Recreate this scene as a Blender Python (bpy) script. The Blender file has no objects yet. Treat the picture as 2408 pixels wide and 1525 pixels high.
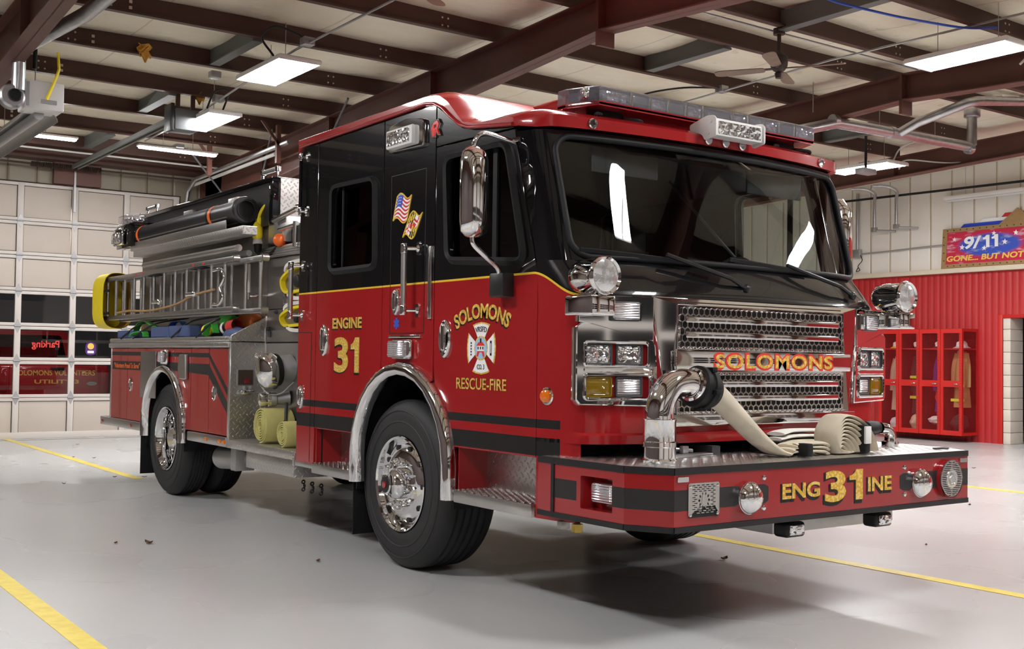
import bpy, bmesh, math, random
from mathutils import Vector, Matrix
random.seed(7)
R = math.radians; PI = math.pi; sin = math.sin; cos = math.cos
SC = bpy.context.scene; COL = SC.collection

# ------------------------------------------------------------------ camera
cam = bpy.data.cameras.new('camera'); cam_ob = bpy.data.objects.new('camera', cam); COL.objects.link(cam_ob)
SC.camera = cam_ob
cam.sensor_width = 36.0; cam.lens = 39.673; cam.clip_start = .05; cam.clip_end = 200
_y, _p, _r = .6218, .0309, .0137
_f = Vector((sin(_y)*cos(_p), cos(_y)*cos(_p), sin(_p))); _t = Vector((cos(_y), -sin(_y), 0)); _u = _t.cross(_f)
_rt = _t*cos(_r)+_u*sin(_r); _up = _u*cos(_r)-_t*sin(_r)
cam_ob.matrix_world = Matrix(((_rt.x, _up.x, -_f.x, -4.808), (_rt.y, _up.y, -_f.y, -3.787), (_rt.z, _up.z, -_f.z, 1.3235), (0, 0, 0, 1)))
# ------------------------------------------------------------------ night world, exposure
W = bpy.data.worlds.new('night'); SC.world = W; W.use_nodes = True
W.node_tree.nodes['Background'].inputs[0].default_value = (.02, .022, .03, 1)
W.node_tree.nodes['Background'].inputs[1].default_value = .5
SC.view_settings.view_transform = 'Standard'; SC.view_settings.look = 'None'
SC.view_settings.gamma = 1; SC.view_settings.use_curve_mapping = False
SC.view_settings.exposure = 0.45
TUBE_W = 75.0          # radiance of the fluorescent tubes
# ------------------------------------------------------------------ materials
M = {}
class NT:
    def __init__(s, name):
        m = bpy.data.materials.new(name); m.use_nodes = True; s.m = m; s.t = m.node_tree; s.p = s.t.nodes['Principled BSDF']
    def n(s, typ, **k):
        x = s.t.nodes.new(typ)
        for a, b in k.items():
            setattr(x, a, b)
        return x
    def l(s, a, b): s.t.links.new(a, b)
    def co(s): return s.n('ShaderNodeTexCoord').outputs['Object']
    def xyz(s):
        q = s.n('ShaderNodeSeparateXYZ'); s.l(s.co(), q.inputs[0]); return q.outputs
    def m2(s, op, a, b=None, c=None):
        x = s.n('ShaderNodeMath', operation=op)
        for i, v in enumerate((a, b, c)):
            if v is None: continue
            if isinstance(v, (int, float)): x.inputs[i].default_value = v
            else: s.l(v, x.inputs[i])
        return x.outputs[0]
    def mix(s, f, a, b):
        x = s.n('ShaderNodeMix', data_type='RGBA')
        for i, v in ((0, f), (6, a), (7, b)):
            if isinstance(v, tuple): x.inputs[i].default_value = v if len(v) == 4 else v+(1,)
            elif isinstance(v, (int, float)): x.inputs[i].default_value = v
            else: s.l(v, x.inputs[i])
        return x.outputs[2]
    def noise(s, scale, det=3, rough=.5, vec=None):
        x = s.n('ShaderNodeTexNoise'); x.inputs['Scale'].default_value = scale; x.inputs['Detail'].default_value = det
        x.inputs['Roughness'].default_value = rough; s.l(vec if vec is not None else s.co(), x.inputs['Vector']); return x.outputs[0]
    def ramp(s, v, lo, hi):
        x = s.n('ShaderNodeMapRange', interpolation_type='SMOOTHSTEP'); s.l(v, x.inputs[0])
        x.inputs[1].default_value = lo; x.inputs[2].default_value = hi; return x.outputs[0]
    def inr(s, v, lo, hi):
        return s.m2('MULTIPLY', s.m2('GREATER_THAN', v, lo), s.m2('LESS_THAN', v, hi))
    def bump(s, h, st=.3, d=.01):
        b = s.n('ShaderNodeBump'); b.inputs['Strength'].default_value = st; b.inputs['Distance'].default_value = d
        s.l(h, b.inputs['Height']); s.l(b.outputs[0], s.p.inputs['Normal'])
def setp(nt, col=None, ro=.5, me=0., coat=0., tr=0., ior=1.45, em=None, es=0., spec=None, al=None):
    p = nt.p
    if col is not None: p.inputs['Base Color'].default_value = tuple(col)+(1,)
    p.inputs['Roughness'].default_value = ro; p.inputs['Metallic'].default_value = me
    p.inputs['Coat Weight'].default_value = coat; p.inputs['Coat Roughness'].default_value = .03
    p.inputs['Transmission Weight'].default_value = tr; p.inputs['IOR'].default_value = ior
    if em is not None: p.inputs['Emission Color'].default_value = tuple(em)+(1,); p.inputs['Emission Strength'].default_value = es
    if spec is not None: p.inputs['Specular IOR Level'].default_value = spec
def mat(name, col, ro=.5, me=0., var=0., vs=6., bmp=0., bs=60., **k):
    t = NT(name); setp(t, col, ro, me, **k)
    if var:
        f = t.noise(vs, 4)
        t.l(t.mix(f, tuple(max(0, c*(1-var)) for c in col), tuple(min(1, c*(1+var)) for c in col)), t.p.inputs['Base Color'])
    if bmp: t.bump(t.noise(bs, 4), bmp, .004)
    M[name] = t.m; return t.m
RED = (.32, .013, .015); BLK = (.006, .006, .007)
mat('red_paint', RED, .25, coat=1., var=.05, vs=1.5, spec=.15)
mat('black_paint', BLK, .2, coat=.9, spec=0.)
mat('black_satin', (.014, .014, .015), .38)
mat('black_rubber', (.009, .009, .01), .55, spec=.3)
mat('tire', (.022, .022, .023), .62, var=.15, vs=3, bmp=.2, bs=130)
mat('stripe_black', (.022, .021, .021), .4)
mat('chrome', (.83, .83, .84), .05, 1.)
mat('chrome_soft', (.74, .73, .72), .16, 1., var=.06, vs=8)
mat('aluminium', (.62, .61, .6), .33, 1., var=.1, vs=5)
mat('aluminium_dull', (.5, .49, .48), .45, .9, var=.12, vs=9)
mat('galvanised', (.55, .56, .58), .34, .95, var=.25, vs=14)
mat('grey_metal', (.4, .4, .41), .45, .6, var=.1)
mat('dark_grey', (.05, .05, .052), .5)
mat('interior', (.02, .02, .022), .6, var=.2, vs=4)
mat('seat', (.035, .036, .04), .75)
mat('white_plastic', (.75, .74, .73), .4)
mat('yellow_pin', (.8, .55, .06), .4)
mat('yellow_vinyl', (.78, .62, .015), .55, var=.1, vs=6, bmp=.2, bs=20)
mat('yellow_plastic', (.85, .68, .02), .4)
mat('tan_lining', (.32, .17, .03), .8, bmp=.5, bs=30)
mat('orange', (.85, .15, .02), .35)
mat('amber', (.75, .17, .01), .12, coat=.6, em=(.9, .25, .02), es=.0)
mat('amber_lens', (.2, .12, .003), .08, coat=1.)
mat('red_lens', (.3, .01, .015), .15, coat=1.)
mat('hose_yellow', (.5, .46, .17), .85, var=.12, vs=14, bmp=.4, bs=160)
mat('hose_tan', (.6, .54, .43), .85, var=.22, vs=7, bmp=.4, bs=160)
mat('hose_white', (.74, .72, .68), .8, var=.1, vs=7, bmp=.3, bs=160)
mat('purlin', (.072, .031, .022), .5, var=.25, vs=3)
mat('frame_steel', (.12, .046, .034), .48, var=.2, vs=2.2)
mat('duct_grey', (.12, .125, .13), .5)
mat('grey_beam', (.14, .145, .14), .5)
mat('brown_dark', (.05, .03, .022), .5)
mat('cream_trim', (.66, .58, .45), .5, var=.06)
mat('door_white', (.6, .56, .52), .42, var=.05, vs=3)
mat('door_panel', (.52, .46, .4), .5, var=.05, vs=2)
mat('conduit', (.42, .42, .42), .4, .7)
mat('cable_white', (.62, .62, .6), .5)
mat('cable_blue', (.03, .08, .45), .5)
mat('cable_black', (.01, .01, .01), .5)
mat('wood', (.33, .2, .08), .6, var=.2, vs=10)
mat('blade_wood', (.2, .13, .09), .5, var=.3, vs=12)
mat('leaf', (.13, .06, .025), .8, var=.3, vs=30)
mat('block_white', (.66, .6, .52), .8, var=.08)
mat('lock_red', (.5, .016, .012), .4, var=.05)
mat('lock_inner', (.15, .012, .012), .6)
mat('coat_tan', (.4, .24, .1), .9, bmp=.6, bs=12)
mat('coat_black', (.025, .024, .026), .9, bmp=.6, bs=12)
mat('coat_beige', (.55, .42, .3), .9, bmp=.6, bs=12)
mat('cloth_white', (.75, .68, .68), .9, bmp=.5, bs=14)
mat('cloth_purple', (.1, .03, .2), .9, bmp=.5, bs=14)
mat('reflect_yellow', (.65, .75, .05), .4)
mat('bag_red', (.55, .03, .03), .7)
mat('green_strap', (.06, .42, .05), .6, bmp=.3, bs=60)
mat('blue_bin', (.07, .1, .22), .5)
mat('blue_bright', (.03, .12, .5), .5)
mat('orange_leather', (.42, .1, .02), .7, bmp=.3, bs=40)
mat('glow_tube', (1, 1, 1), .5, em=(1., .99, .985), es=TUBE_W)
mat('fixture_white', (.82, .8, .78), .4)
mat('lock_blue', (.02, .06, .5), .4)
mat('star_white', (.85, .85, .86), .5)
mat('sign_red', (.55, .03, .05), .4)
mat('text_gold', (.8, .55, .1), .4)
mat('text_red', (.7, .04, .03), .4)
mat('text_black', (.006, .006, .006), .4)
mat('sky_blue', (.35, .58, .8), .4)
mat('ev_red', (.36, .02, .02), .25, coat=1.)
mat('asphalt', (.05, .05, .052), .9, var=.2, vs=30)
mat('neighbour_wall', (.3, .3, .3), .8)
mat('cab_dash', (.03, .03, .033), .65)
mat('insulation_yellow', (.6, .3, .05), .95, bmp=.8, bs=30)
mat('dark_glass_solid', (.01, .01, .012), .1); mat('badge_red', (.75, .02, .02), .12, coat=1.); mat('module_grey', (.09, .09, .095), .35, coat=.5); mat('left_wall', (.07, .05, .045), .6, var=.2, vs=1)
mat('lamp_reflector', (.86, .86, .87), .1, 1.)

def m_cab():
    t = NT('cab_livery'); setp(t, None, .22, coat=.9, spec=.1); x, y, z = t.xyz()
    zl = t.m2('SUBTRACT', 1.655, t.m2('MULTIPLY', t.ramp(y, .66, .99), -.127))
    d = t.m2('SUBTRACT', z, zl)
    c = t.mix(t.m2('GREATER_THAN', d, 0), RED, BLK)
    c = t.mix(t.m2('MULTIPLY', t.inr(d, -.006, .006), t.m2('GREATER_THAN', y, .63)), c, (.75, .5, .05))
    ys = t.m2('GREATER_THAN', y, .775)
    st = t.m2('MULTIPLY', t.m2('MAXIMUM', t.inr(z, .967, 1.013), t.inr(z, .822, .918)), ys)
    c = t.mix(st, c, (.02, .019, .019)); t.l(c, t.p.inputs['Base Color'])
    ro = t.m2('ADD', .2, t.m2('MULTIPLY', st, .2)); t.l(ro, t.p.inputs['Roughness'])
    t.l(t.m2('SUBTRACT', .9, t.m2('MULTIPLY', st, .75)), t.p.inputs['Coat Weight'])
    M['cab_livery'] = t.m
m_cab()
def m_tread(name, ax, k=17., col=(.66, .64, .62), bars=False):
    t = NT(name); setp(t, col, .36, 1.); o = t.xyz(); a, b = o['xyz'.index(ax[0])], o['xyz'.index(ax[1])]
    u = t.m2('MULTIPLY', t.m2('ADD', a, b), k); v = t.m2('MULTIPLY', t.m2('SUBTRACT', a, b), k)
    fu = t.m2('SUBTRACT', t.m2('FRACT', u), .5); fv = t.m2('SUBTRACT', t.m2('FRACT', v), .5)
    par = t.m2('FLOORED_MODULO', t.m2('ADD', t.m2('FLOOR', u), t.m2('FLOOR', v)), 2.)
    def el(p, q):
        return t.m2('SUBTRACT', 1., t.m2('ADD', t.m2('POWER', t.m2('ABSOLUTE', t.m2('DIVIDE', p, .46)), 2.), t.m2('POWER', t.m2('ABSOLUTE', t.m2('DIVIDE', q, .15)), 2.)))
    h = t.m2('ADD', t.m2('MULTIPLY', el(fu, fv), par), t.m2('MULTIPLY', el(fv, fu), t.m2('SUBTRACT', 1., par)))
    h = t.m2('MINIMUM', t.m2('MAXIMUM', h, 0), .55)
    t.bump(h, 1., .012); M[name] = t.m
m_tread('tread_yz', 'yz'); m_tread('tread_xz', 'xz'); m_tread('tread_xy', 'xy')
mat('tread_plain', (.7, .69, .68), .32, 1.)
def m_frost():
    m_glass('frost_lens', (.8, .8, .84)); t = M['frost_lens'].node_tree; o = t.nodes['Material Output']; s = o.inputs[0].links[0].from_socket
    d = t.nodes.new('ShaderNodeBsdfDiffuse'); d.inputs[0].default_value = (.75, .75, .8, 1); x = t.nodes.new('ShaderNodeMixShader'); x.inputs[0].default_value = .09
    t.links.new(s, x.inputs[1]); t.links.new(d.outputs[0], x.inputs[2]); t.links.new(x.outputs[0], o.inputs[0])
def m_gold():
    t = NT('gold_leaf'); setp(t, (.8, .52, .1), .38, .35)
    v = t.n('ShaderNodeTexVoronoi'); v.inputs['Scale'].default_value = 42; t.l(t.co(), v.inputs['Vector'])
    w = t.m2('SINE', t.m2('MULTIPLY', v.outputs['Distance'], 9.))
    t.l(t.mix(t.m2('MULTIPLY', t.m2('ADD', w, 1.), .5), (.72, .43, .05), (.95, .68, .2)), t.p.inputs['Base Color'])
    t.bump(v.outputs['Distance'], .5, .01); M['gold_leaf'] = t.m
m_gold()
def m_brushed():
    t = NT('brushed_steel'); setp(t, (.36, .33, .31), .35, .9)
    mp = t.n('ShaderNodeMapping'); mp.inputs['Scale'].default_value = (3, 3, 120); t.l(t.co(), mp.inputs[0])
    f = t.noise(4, 4, .6, mp.outputs[0])
    t.l(t.mix(f, (.27, .25, .235), (.45, .42, .4)), t.p.inputs['Base Color']); M['brushed_steel'] = t.m
m_brushed()
def m_glass(name, tint, refl=1.):
    m = bpy.data.materials.new(name); m.use_nodes = True; t = m.node_tree; t.nodes.clear()
    o = t.nodes.new('ShaderNodeOutputMaterial'); a = t.nodes.new('ShaderNodeBsdfTransparent'); a.inputs[0].default_value = tint+(1,)
    g = t.nodes.new('ShaderNodeBsdfGlossy'); g.inputs['Roughness'].default_value = .01; g.inputs[0].default_value = (refl, refl, refl, 1)
    f = t.nodes.new('ShaderNodeFresnel'); ge = t.nodes.new('ShaderNodeNewGeometry'); mr = t.nodes.new('ShaderNodeMapRange')   # same reflectance on both faces of the pane
    mr.inputs[3].default_value = 1.5; mr.inputs[4].default_value = 1/1.5; t.links.new(ge.outputs['Backfacing'], mr.inputs[0]); t.links.new(mr.outputs[0], f.inputs[0])
    x = t.nodes.new('ShaderNodeMixShader'); t.links.new(f.outputs[0], x.inputs[0]); t.links.new(a.outputs[0], x.inputs[1]); t.links.new(g.outputs[0], x.inputs[2])
    t.links.new(x.outputs[0], o.inputs[0]); M[name] = m
m_glass('windshield_glass', (.8, .85, .83)); m_glass('side_glass', (.3, .31, .3)); m_glass('driver_glass', (.85, .88, .86)); m_glass('dark_glass', (.15, .15, .15)); m_glass('door_glass', (.75, .75, .77)); m_glass('clear_lens', (.9, .9, .93))
m_frost()
mat('spot_lens', (.8, .8, .82), .12, .75, bmp=.6, bs=25)
def m_floor():
    t = NT('epoxy_floor'); setp(t, None, .2, spec=.5)
    a = t.noise(.35, 2, .4)
    c = t.mix(t.ramp(a, .25, .75), (.47, .475, .475), (.51, .51, .51))
    t.l(c, t.p.inputs['Base Color'])
    t.l(t.m2('ADD', .25, t.m2('MULTIPLY', t.ramp(t.noise(.6, 2, .4), .2, .8), .05)), t.p.inputs['Roughness'])
    M['epoxy_floor'] = t.m
m_floor()
def m_line():
    t = NT('yellow_line'); setp(t, (.78, .62, .1), .35); f = t.noise(9, 5, .7)
    t.l(t.mix(t.ramp(f, .3, .7), (.7, .54, .08), (.82, .67, .13)), t.p.inputs['Base Color']); M['yellow_line'] = t.m
m_line()
def m_ins():
    t = NT('roof_vinyl'); setp(t, None, .5)
    x, y, z = t.xyz()
    mp = t.n('ShaderNodeMapping'); mp.inputs['Scale'].default_value = (.5, 1.4, 1); t.l(t.co(), mp.inputs[0])
    f = t.noise(2.2, 5, .6, mp.outputs[0])
    c = t.mix(t.ramp(f, .35, .75), (.74, .66, .51), (.8, .73, .6)); g = t.noise(3.1, 2)
    c = t.mix(t.m2('MULTIPLY', t.ramp(g, .66, .72), .25), c, (.35, .24, .12))
    sx = t.m2('ABSOLUTE', t.m2('SUBTRACT', t.m2('FRACT', t.m2('MULTIPLY', t.m2('ADD', x, .3), .62)), .5))
    sm = t.m2('LESS_THAN', sx, .006); c = t.mix(t.m2('MULTIPLY', sm, .45), c, (.3, .25, .18))
    t.l(c, t.p.inputs['Base Color']); t.bump(f, .5, .06); M['roof_vinyl'] = t.m
m_ins()
def m_ribs(name, ax, per, col, line, w=.012, dep=.02):
    t = NT(name); setp(t, None, .42); o = t.xyz(); a = o['xyz'.index(ax)]
    d = t.m2('ABSOLUTE', t.m2('SUBTRACT', t.m2('FRACT', t.m2('DIVIDE', a, per)), .5))
    s = t.m2('LESS_THAN', d, w/per); n = t.noise(1.3, 4)
    c = t.mix(n, tuple(v*.94 for v in col), col); t.l(t.mix(s, c, line), t.p.inputs['Base Color'])
    h = t.m2('MINIMUM', t.m2('DIVIDE', d, 3*w/per), 1.); t.bump(h, .8, dep); M[name] = t.m
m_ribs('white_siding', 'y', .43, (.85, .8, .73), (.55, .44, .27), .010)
m_ribs('white_siding_shaded', 'x', .43, (.3, .26, .2), (.16, .12, .07), .012)  # siding darkened in its colour for the shade above the overhead door
m_ribs('red_siding', 'y', .125, (.46, .026, .028), (.4, .024, .025), .014, .012)
def m_flag(name, fn): pass
def m_lamp(name, k=90, col=(.75, .75, .8)):
    t = NT(name); setp(t, col, .12, .85); x, y, z = t.xyz()
    w = t.m2('SINE', t.m2('MULTIPLY', z, k*6.28)); t.bump(w, .6, .004); M[name] = t.m
m_lamp('ribbed_lens', 80, (.72, .71, .76))
def m_facet():
    t = NT('faceted_lens'); setp(t, (.82, .82, .84), .06, .9)
    v = t.n('ShaderNodeTexVoronoi', distance='CHEBYCHEV'); v.inputs['Scale'].default_value = 30; t.l(t.co(), v.inputs['Vector'])
    t.bump(v.outputs['Distance'], .7, .03); M['faceted_lens'] = t.m
m_facet()
def m_signart():
    t = NT('sign_art'); setp(t, None, .25); x, y, z = t.xyz()
    mp = t.n('ShaderNodeMapping'); mp.inputs['Rotation'].default_value = (.5, 0, 0); mp.inputs['Scale'].default_value = (1, .9, 3); t.l(t.co(), mp.inputs[0])
    f = t.noise(3.2, 4, .6, mp.outputs[0])
    e = t.m2('ADD', t.m2('POWER', t.m2('DIVIDE', t.m2('ADD', y, -.5), .62), 2.), t.m2('POWER', t.m2('DIVIDE', t.m2('ADD', z, -.37), .21), 2.))
    c = t.mix(t.ramp(t.m2('ADD', e, t.m2('MULTIPLY', f, .5)), .85, 1.35), (.05, .1, .5), (.55, .03, .07))
    c = t.mix(t.m2('MULTIPLY', t.ramp(f, .52, .66), .45), c, (.7, .65, .8)); t.l(c, t.p.inputs['Base Color']); M['sign_art'] = t.m
m_signart()
def m_mesh():   # perforated sheet: holes are real openings of the sheet's surface
    m = bpy.data.materials.new('perforated_red'); m.use_nodes = True; M['perforated_red'] = m; t = m.node_tree; p = t.nodes['Principled BSDF']
    p.inputs['Base Color'].default_value = (.45, .02, .02, 1); p.inputs['Roughness'].default_value = .5
    tc = t.nodes.new('ShaderNodeTexCoord'); v = t.nodes.new('ShaderNodeTexVoronoi'); v.inputs['Scale'].default_value = 80; v.inputs['Randomness'].default_value = 0
    t.links.new(tc.outputs['Object'], v.inputs['Vector']); c = t.nodes.new('ShaderNodeMath'); c.operation = 'GREATER_THAN'; c.inputs[1].default_value = .57
    t.links.new(v.outputs['Distance'], c.inputs[0]); t.links.new(c.outputs[0], p.inputs['Alpha'])
m_mesh()
# ------------------------------------------------------------------ mesh helpers
FS = lambda x0: Matrix(((0, 0, -1, x0), (-1, 0, 0, 0), (0, 1, 0, 0), (0, 0, 0, 1)))    # right-hand side plane: u=-y v=z w=-x
FL = lambda x0: Matrix(((0, 0, 1, x0), (1, 0, 0, 0), (0, 1, 0, 0), (0, 0, 0, 1)))      # left-hand side plane: u=y v=z w=+x
FF = lambda y0: Matrix(((1, 0, 0, 0), (0, 0, -1, y0), (0, 1, 0, 0), (0, 0, 0, 1)))     # front plane: u=x v=z w=-y
FB = lambda y0: Matrix(((-1, 0, 0, 0), (0, 0, 1, y0), (0, 1, 0, 0), (0, 0, 0, 1)))     # rear plane: u=-x v=z w=+y
FT = lambda z0: Matrix(((1, 0, 0, 0), (0, 1, 0, 0), (0, 0, 1, z0), (0, 0, 0, 1)))
TR = Matrix.Translation
RZ = lambda a: Matrix.Rotation(a, 4, 'Z'); RX = lambda a: Matrix.Rotation(a, 4, 'X'); RY = lambda a: Matrix.Rotation(a, 4, 'Y')
def ys(pts): return [(-a, b) for a, b in pts]
def rrect(x0, y0, x1, y1, r, n=6):
    o = []
    for cx, cy, a in ((x1-r, y1-r, 0), (x0+r, y1-r, 90), (x0+r, y0+r, 180), (x1-r, y0+r, 270)):
        for i in range(n+1):
            t = R(a+90*i/n); o.append((cx+r*cos(t), cy+r*sin(t)))
    return o
def rpoly(pts, r, n=5):
    o = []; k = len(pts)
    for i in range(k):
        p = Vector(pts[i]); a = Vector(pts[i-1])-p; b = Vector(pts[(i+1) % k])-p
        d = min(r, a.length*.45, b.length*.45); p0 = p+a.normalized()*d; p1 = p+b.normalized()*d
        for j in range(n+1):
            t = j/n; q = p0*(1-t)**2+p*2*t*(1-t)+p1*t*t; o.append((q.x, q.y))
    return o
def circ(cx, cy, r, n=24, ry=None): return [(cx+r*cos(2*PI*i/n), cy+(ry or r)*sin(2*PI*i/n)) for i in range(n)]
def cr(pts, n=8):
    P = [Vector(p) for p in pts]; P = [P[0]*2-P[1]]+P+[P[-1]*2-P[-2]]; o = []
    for i in range(1, len(P)-2):
        for j in range(n):
            t = j/n; o.append(.5*((2*P[i])+(P[i+1]-P[i-1])*t+(2*P[i-1]-5*P[i]+4*P[i+1]-P[i+2])*t*t+(3*P[i]-P[i-1]-3*P[i+1]+P[i+2])*t**3))
    o.append(P[-2]); return o
def _curve_mesh(data):
    ob = bpy.data.objects.new('tmp', data); me = bpy.data.meshes.new_from_object(ob)
    bpy.data.objects.remove(ob); bpy.data.curves.remove(data); return me
def lozenges(b, fr, u0, v0, u1, v1, p, keep=None, h=.0022):
    bm = bmesh.new(); i = 0; v = v0+p/2
    while v < v1:
        u = u0+p/2; j = 0
        while u < u1:
            if keep is None or keep(u, v):
                a = R(45 if (i+j) % 2 else -45); c, s_ = cos(a), sin(a); q = []
                for k, (l, w) in enumerate(((.48, 0), (.2, .13), (-.2, .13), (-.48, 0), (-.2, -.13), (.2, -.13))): q.append(bm.verts.new((u+p*(l*c-w*s_), v+p*(l*s_+w*c), .0002)))
                t = [bm.verts.new((u+p*l*c, v+p*l*s_, h)) for l in (.2, -.2)]
                for f in ((q[0], q[1], t[0]), (q[1], q[2], t[1], t[0]), (q[2], q[3], t[1]), (q[3], q[4], t[1]), (q[4], q[5], t[0], t[1]), (q[5], q[0], t[0])): bm.faces.new(f)
            u += p; j += 1
        v += p; i += 1
    return b.take(bm, fr)
class B:
    def __init__(s): s.bm = bmesh.new(); s.mi = 0
    def take(s, bm, mx=None):
        for f in bm.faces: f.material_index = s.mi
        me = bpy.data.meshes.new('t'); bm.to_mesh(me); bm.free()
        if mx is not None: me.transform(mx); 
        if mx is not None and mx.determinant() < 0: me.flip_normals()
        s.bm.from_mesh(me); bpy.data.meshes.remove(me); return s
    def takeme(s, me, mx=None):
        bm = bmesh.new(); bm.from_mesh(me); bpy.data.meshes.remove(me); return s.take(bm, mx)
    def box(s, lo, hi, bev=0, mx=None, seg=2):
        bm = bmesh.new(); c = [(a+b)/2 for a, b in zip(lo, hi)]; d = [abs(b-a) for a, b in zip(lo, hi)]
        bmesh.ops.create_cube(bm, size=1, matrix=TR(c) @ Matrix.Diagonal(d+[1]))
        if bev: bmesh.ops.bevel(bm, geom=bm.edges[:], offset=min(bev, min(d)*.49), segments=seg, profile=.5, affect='EDGES')
        return s.take(bm, mx)
    def cyl(s, p0, p1, r0, r1=None, n=20, bev=0, mx=None):
        p0, p1 = Vector(p0), Vector(p1); d = p1-p0; bm = bmesh.new()
        bmesh.ops.create_cone(bm, cap_ends=True, segments=n, radius1=r0, radius2=r0 if r1 is None else r1, depth=d.length,
                              matrix=TR((p0+p1)/2) @ d.to_track_quat('Z', 'Y').to_matrix().to_4x4())
        if bev: bmesh.ops.bevel(bm, geom=[e for e in bm.edges if len(e.link_faces) == 2 and any(len(f.verts) > 4 for f in e.link_faces)], offset=bev, segments=2, profile=.5, affect='EDGES')
        return s.take(bm, mx)
    def ball(s, c, r, sc=(1, 1, 1), n=16, mx=None):
        bm = bmesh.new(); bmesh.ops.create_uvsphere(bm, u_segments=n, v_segments=max(6, n//2), radius=r, matrix=TR(c) @ Matrix.Diagonal(tuple(sc)+(1,)))
        return s.take(bm, mx)
    def lathe(s, prof, p0, axis, n=32, closed=False):   # prof: (radius, height along axis)
        bm = bmesh.new(); rows = []
        for r, h in prof:
            rows.append([bm.verts.new((r*cos(2*PI*i/n), r*sin(2*PI*i/n), h)) for i in range(n)] if r > 1e-5 else [bm.verts.new((0, 0, h))])
        pairs = list(zip(rows, rows[1:]))+([(rows[-1], rows[0])] if closed else [])
        for a, b in pairs:
            for i in range(n):
                j = (i+1) % n
                if len(a) == 1 and len(b) == 1: continue
                if len(a) == 1: bm.faces.new((a[0], b[j], b[i]))
                elif len(b) == 1: bm.faces.new((a[i], a[j], b[0]))
                else: bm.faces.new((a[i], a[j], b[j], b[i]))
        return s.take(bm, TR(p0) @ Vector(axis).to_track_quat('Z', 'Y').to_matrix().to_4x4())
    def sweep(s, path, sec, closed=False, cap=True, up=None):    # sec: list of (a,b) section; path 3d
        P = [Vector(p) for p in path]; n = len(P); bm = bmesh.new(); rows = []; N = None
        for i in range(n):
            a = P[i-1] if (i or closed) else P[0]; b = P[(i+1) % n] if (i < n-1 or closed) else P[-1]
            T = (b-a).normalized()
            if up is not None:
                N = (Vector(up)-T*T.dot(Vector(up))).normalized()
            elif N is None:
                N = T.orthogonal().normalized()
            else: N = (N-T*N.dot(T)).normalized()
            Bn = T.cross(N); sc = sec(i/(n-1)) if callable(sec) else sec
            rows.append([bm.verts.new(P[i]+N*u+Bn*v) for u, v in sc])
        k = len(rows[0])
        for i in range(n if closed else n-1):
            a, b = rows[i], rows[(i+1) % n]
            for j in range(k): bm.faces.new((a[j], a[(j+1) % k], b[(j+1) % k], b[j]))
        if cap and not closed: bm.faces.new(rows[0][::-1]); bm.faces.new(rows[-1])
        bmesh.ops.recalc_face_normals(bm, faces=bm.faces[:]); return s.take(bm)
    def tube(s, path, r, n=10, closed=False): return s.sweep(path, [(r*cos(2*PI*i/n), r*sin(2*PI*i/n)) for i in range(n)], closed)
    def grid(s, fn, nu, nv, thick=0, keep=None):
        bm = bmesh.new(); g = [[bm.verts.new(fn(i/nu, j/nv)) for j in range(nv+1)] for i in range(nu+1)]
        for i in range(nu):
            for j in range(nv):
                if keep is None or keep((i+.5)/nu, (j+.5)/nv): bm.faces.new((g[i][j], g[i+1][j], g[i+1][j+1], g[i][j+1]))
        for v in [v for v in bm.verts if not v.link_faces]: bm.verts.remove(v)
        if thick:
            bmesh.ops.recalc_face_normals(bm, faces=bm.faces[:]); bmesh.ops.solidify(bm, geom=bm.faces[:], thickness=thick)
        return s.take(bm)
    def plate(s, outer, holes=(), fr=None, th=.02, bev=0):    # front face at w=0, back at w=-th
        cu = bpy.data.curves.new('c', 'CURVE'); cu.dimensions = '2D'; cu.fill_mode = 'BOTH'; cu.extrude = max(0, th/2-bev); cu.bevel_depth = bev; cu.bevel_resolution = 1
        if bev: cu.offset = -bev
        for pts in [outer]+list(holes):
            sp = cu.splines.new('POLY'); sp.points.add(len(pts)-1); sp.use_cyclic_u = True
            for p, q in zip(sp.points, pts): p.co = (q[0], q[1], 0, 1)
        return s.takeme(_curve_mesh(cu), (fr or Matrix()) @ TR((0, 0, -th/2)))
    def text(s, txt, x0, y0, x1, y1, fr, th=.003, off=0., arc=0., shear=0., sp=1., keepw=False):   # text fitted to the rectangle
        cu = bpy.data.curves.new('t', 'FONT'); cu.body = txt; cu.size = 1; cu.offset = off; cu.shear = shear; cu.space_character = sp; cu.extrude = .01; cu.resolution_u = 4
        me = _curve_mesh(cu); xs = [v.co.x for v in me.vertices]; yv = [v.co.y for v in me.vertices]
        a, b, c, d = min(xs), max(xs), min(yv), max(yv); w = x1-x0
        for v in me.vertices:
            u = (v.co.x-a)/(b-a); h = (v.co.y-c)/(d-c)*(y1-y0); z = th if v.co.z > 0 else -.001
            if arc:
                r = (w*w/4+arc*arc)/(2*arc); A = math.asin(min(1, w/2/r)); th_ = (u*2-1)*A
                v.co = ((x0+x1)/2+(r+h)*sin(th_), y0+(r+h)*cos(th_)-r+arc, z)
            else: v.co = (x0+u*w, y0+h, z)
        return s.takeme(me, fr)
    def warp(s, fn):
        for v in s.bm.verts: v.co = fn(v.co)
        return s
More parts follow.
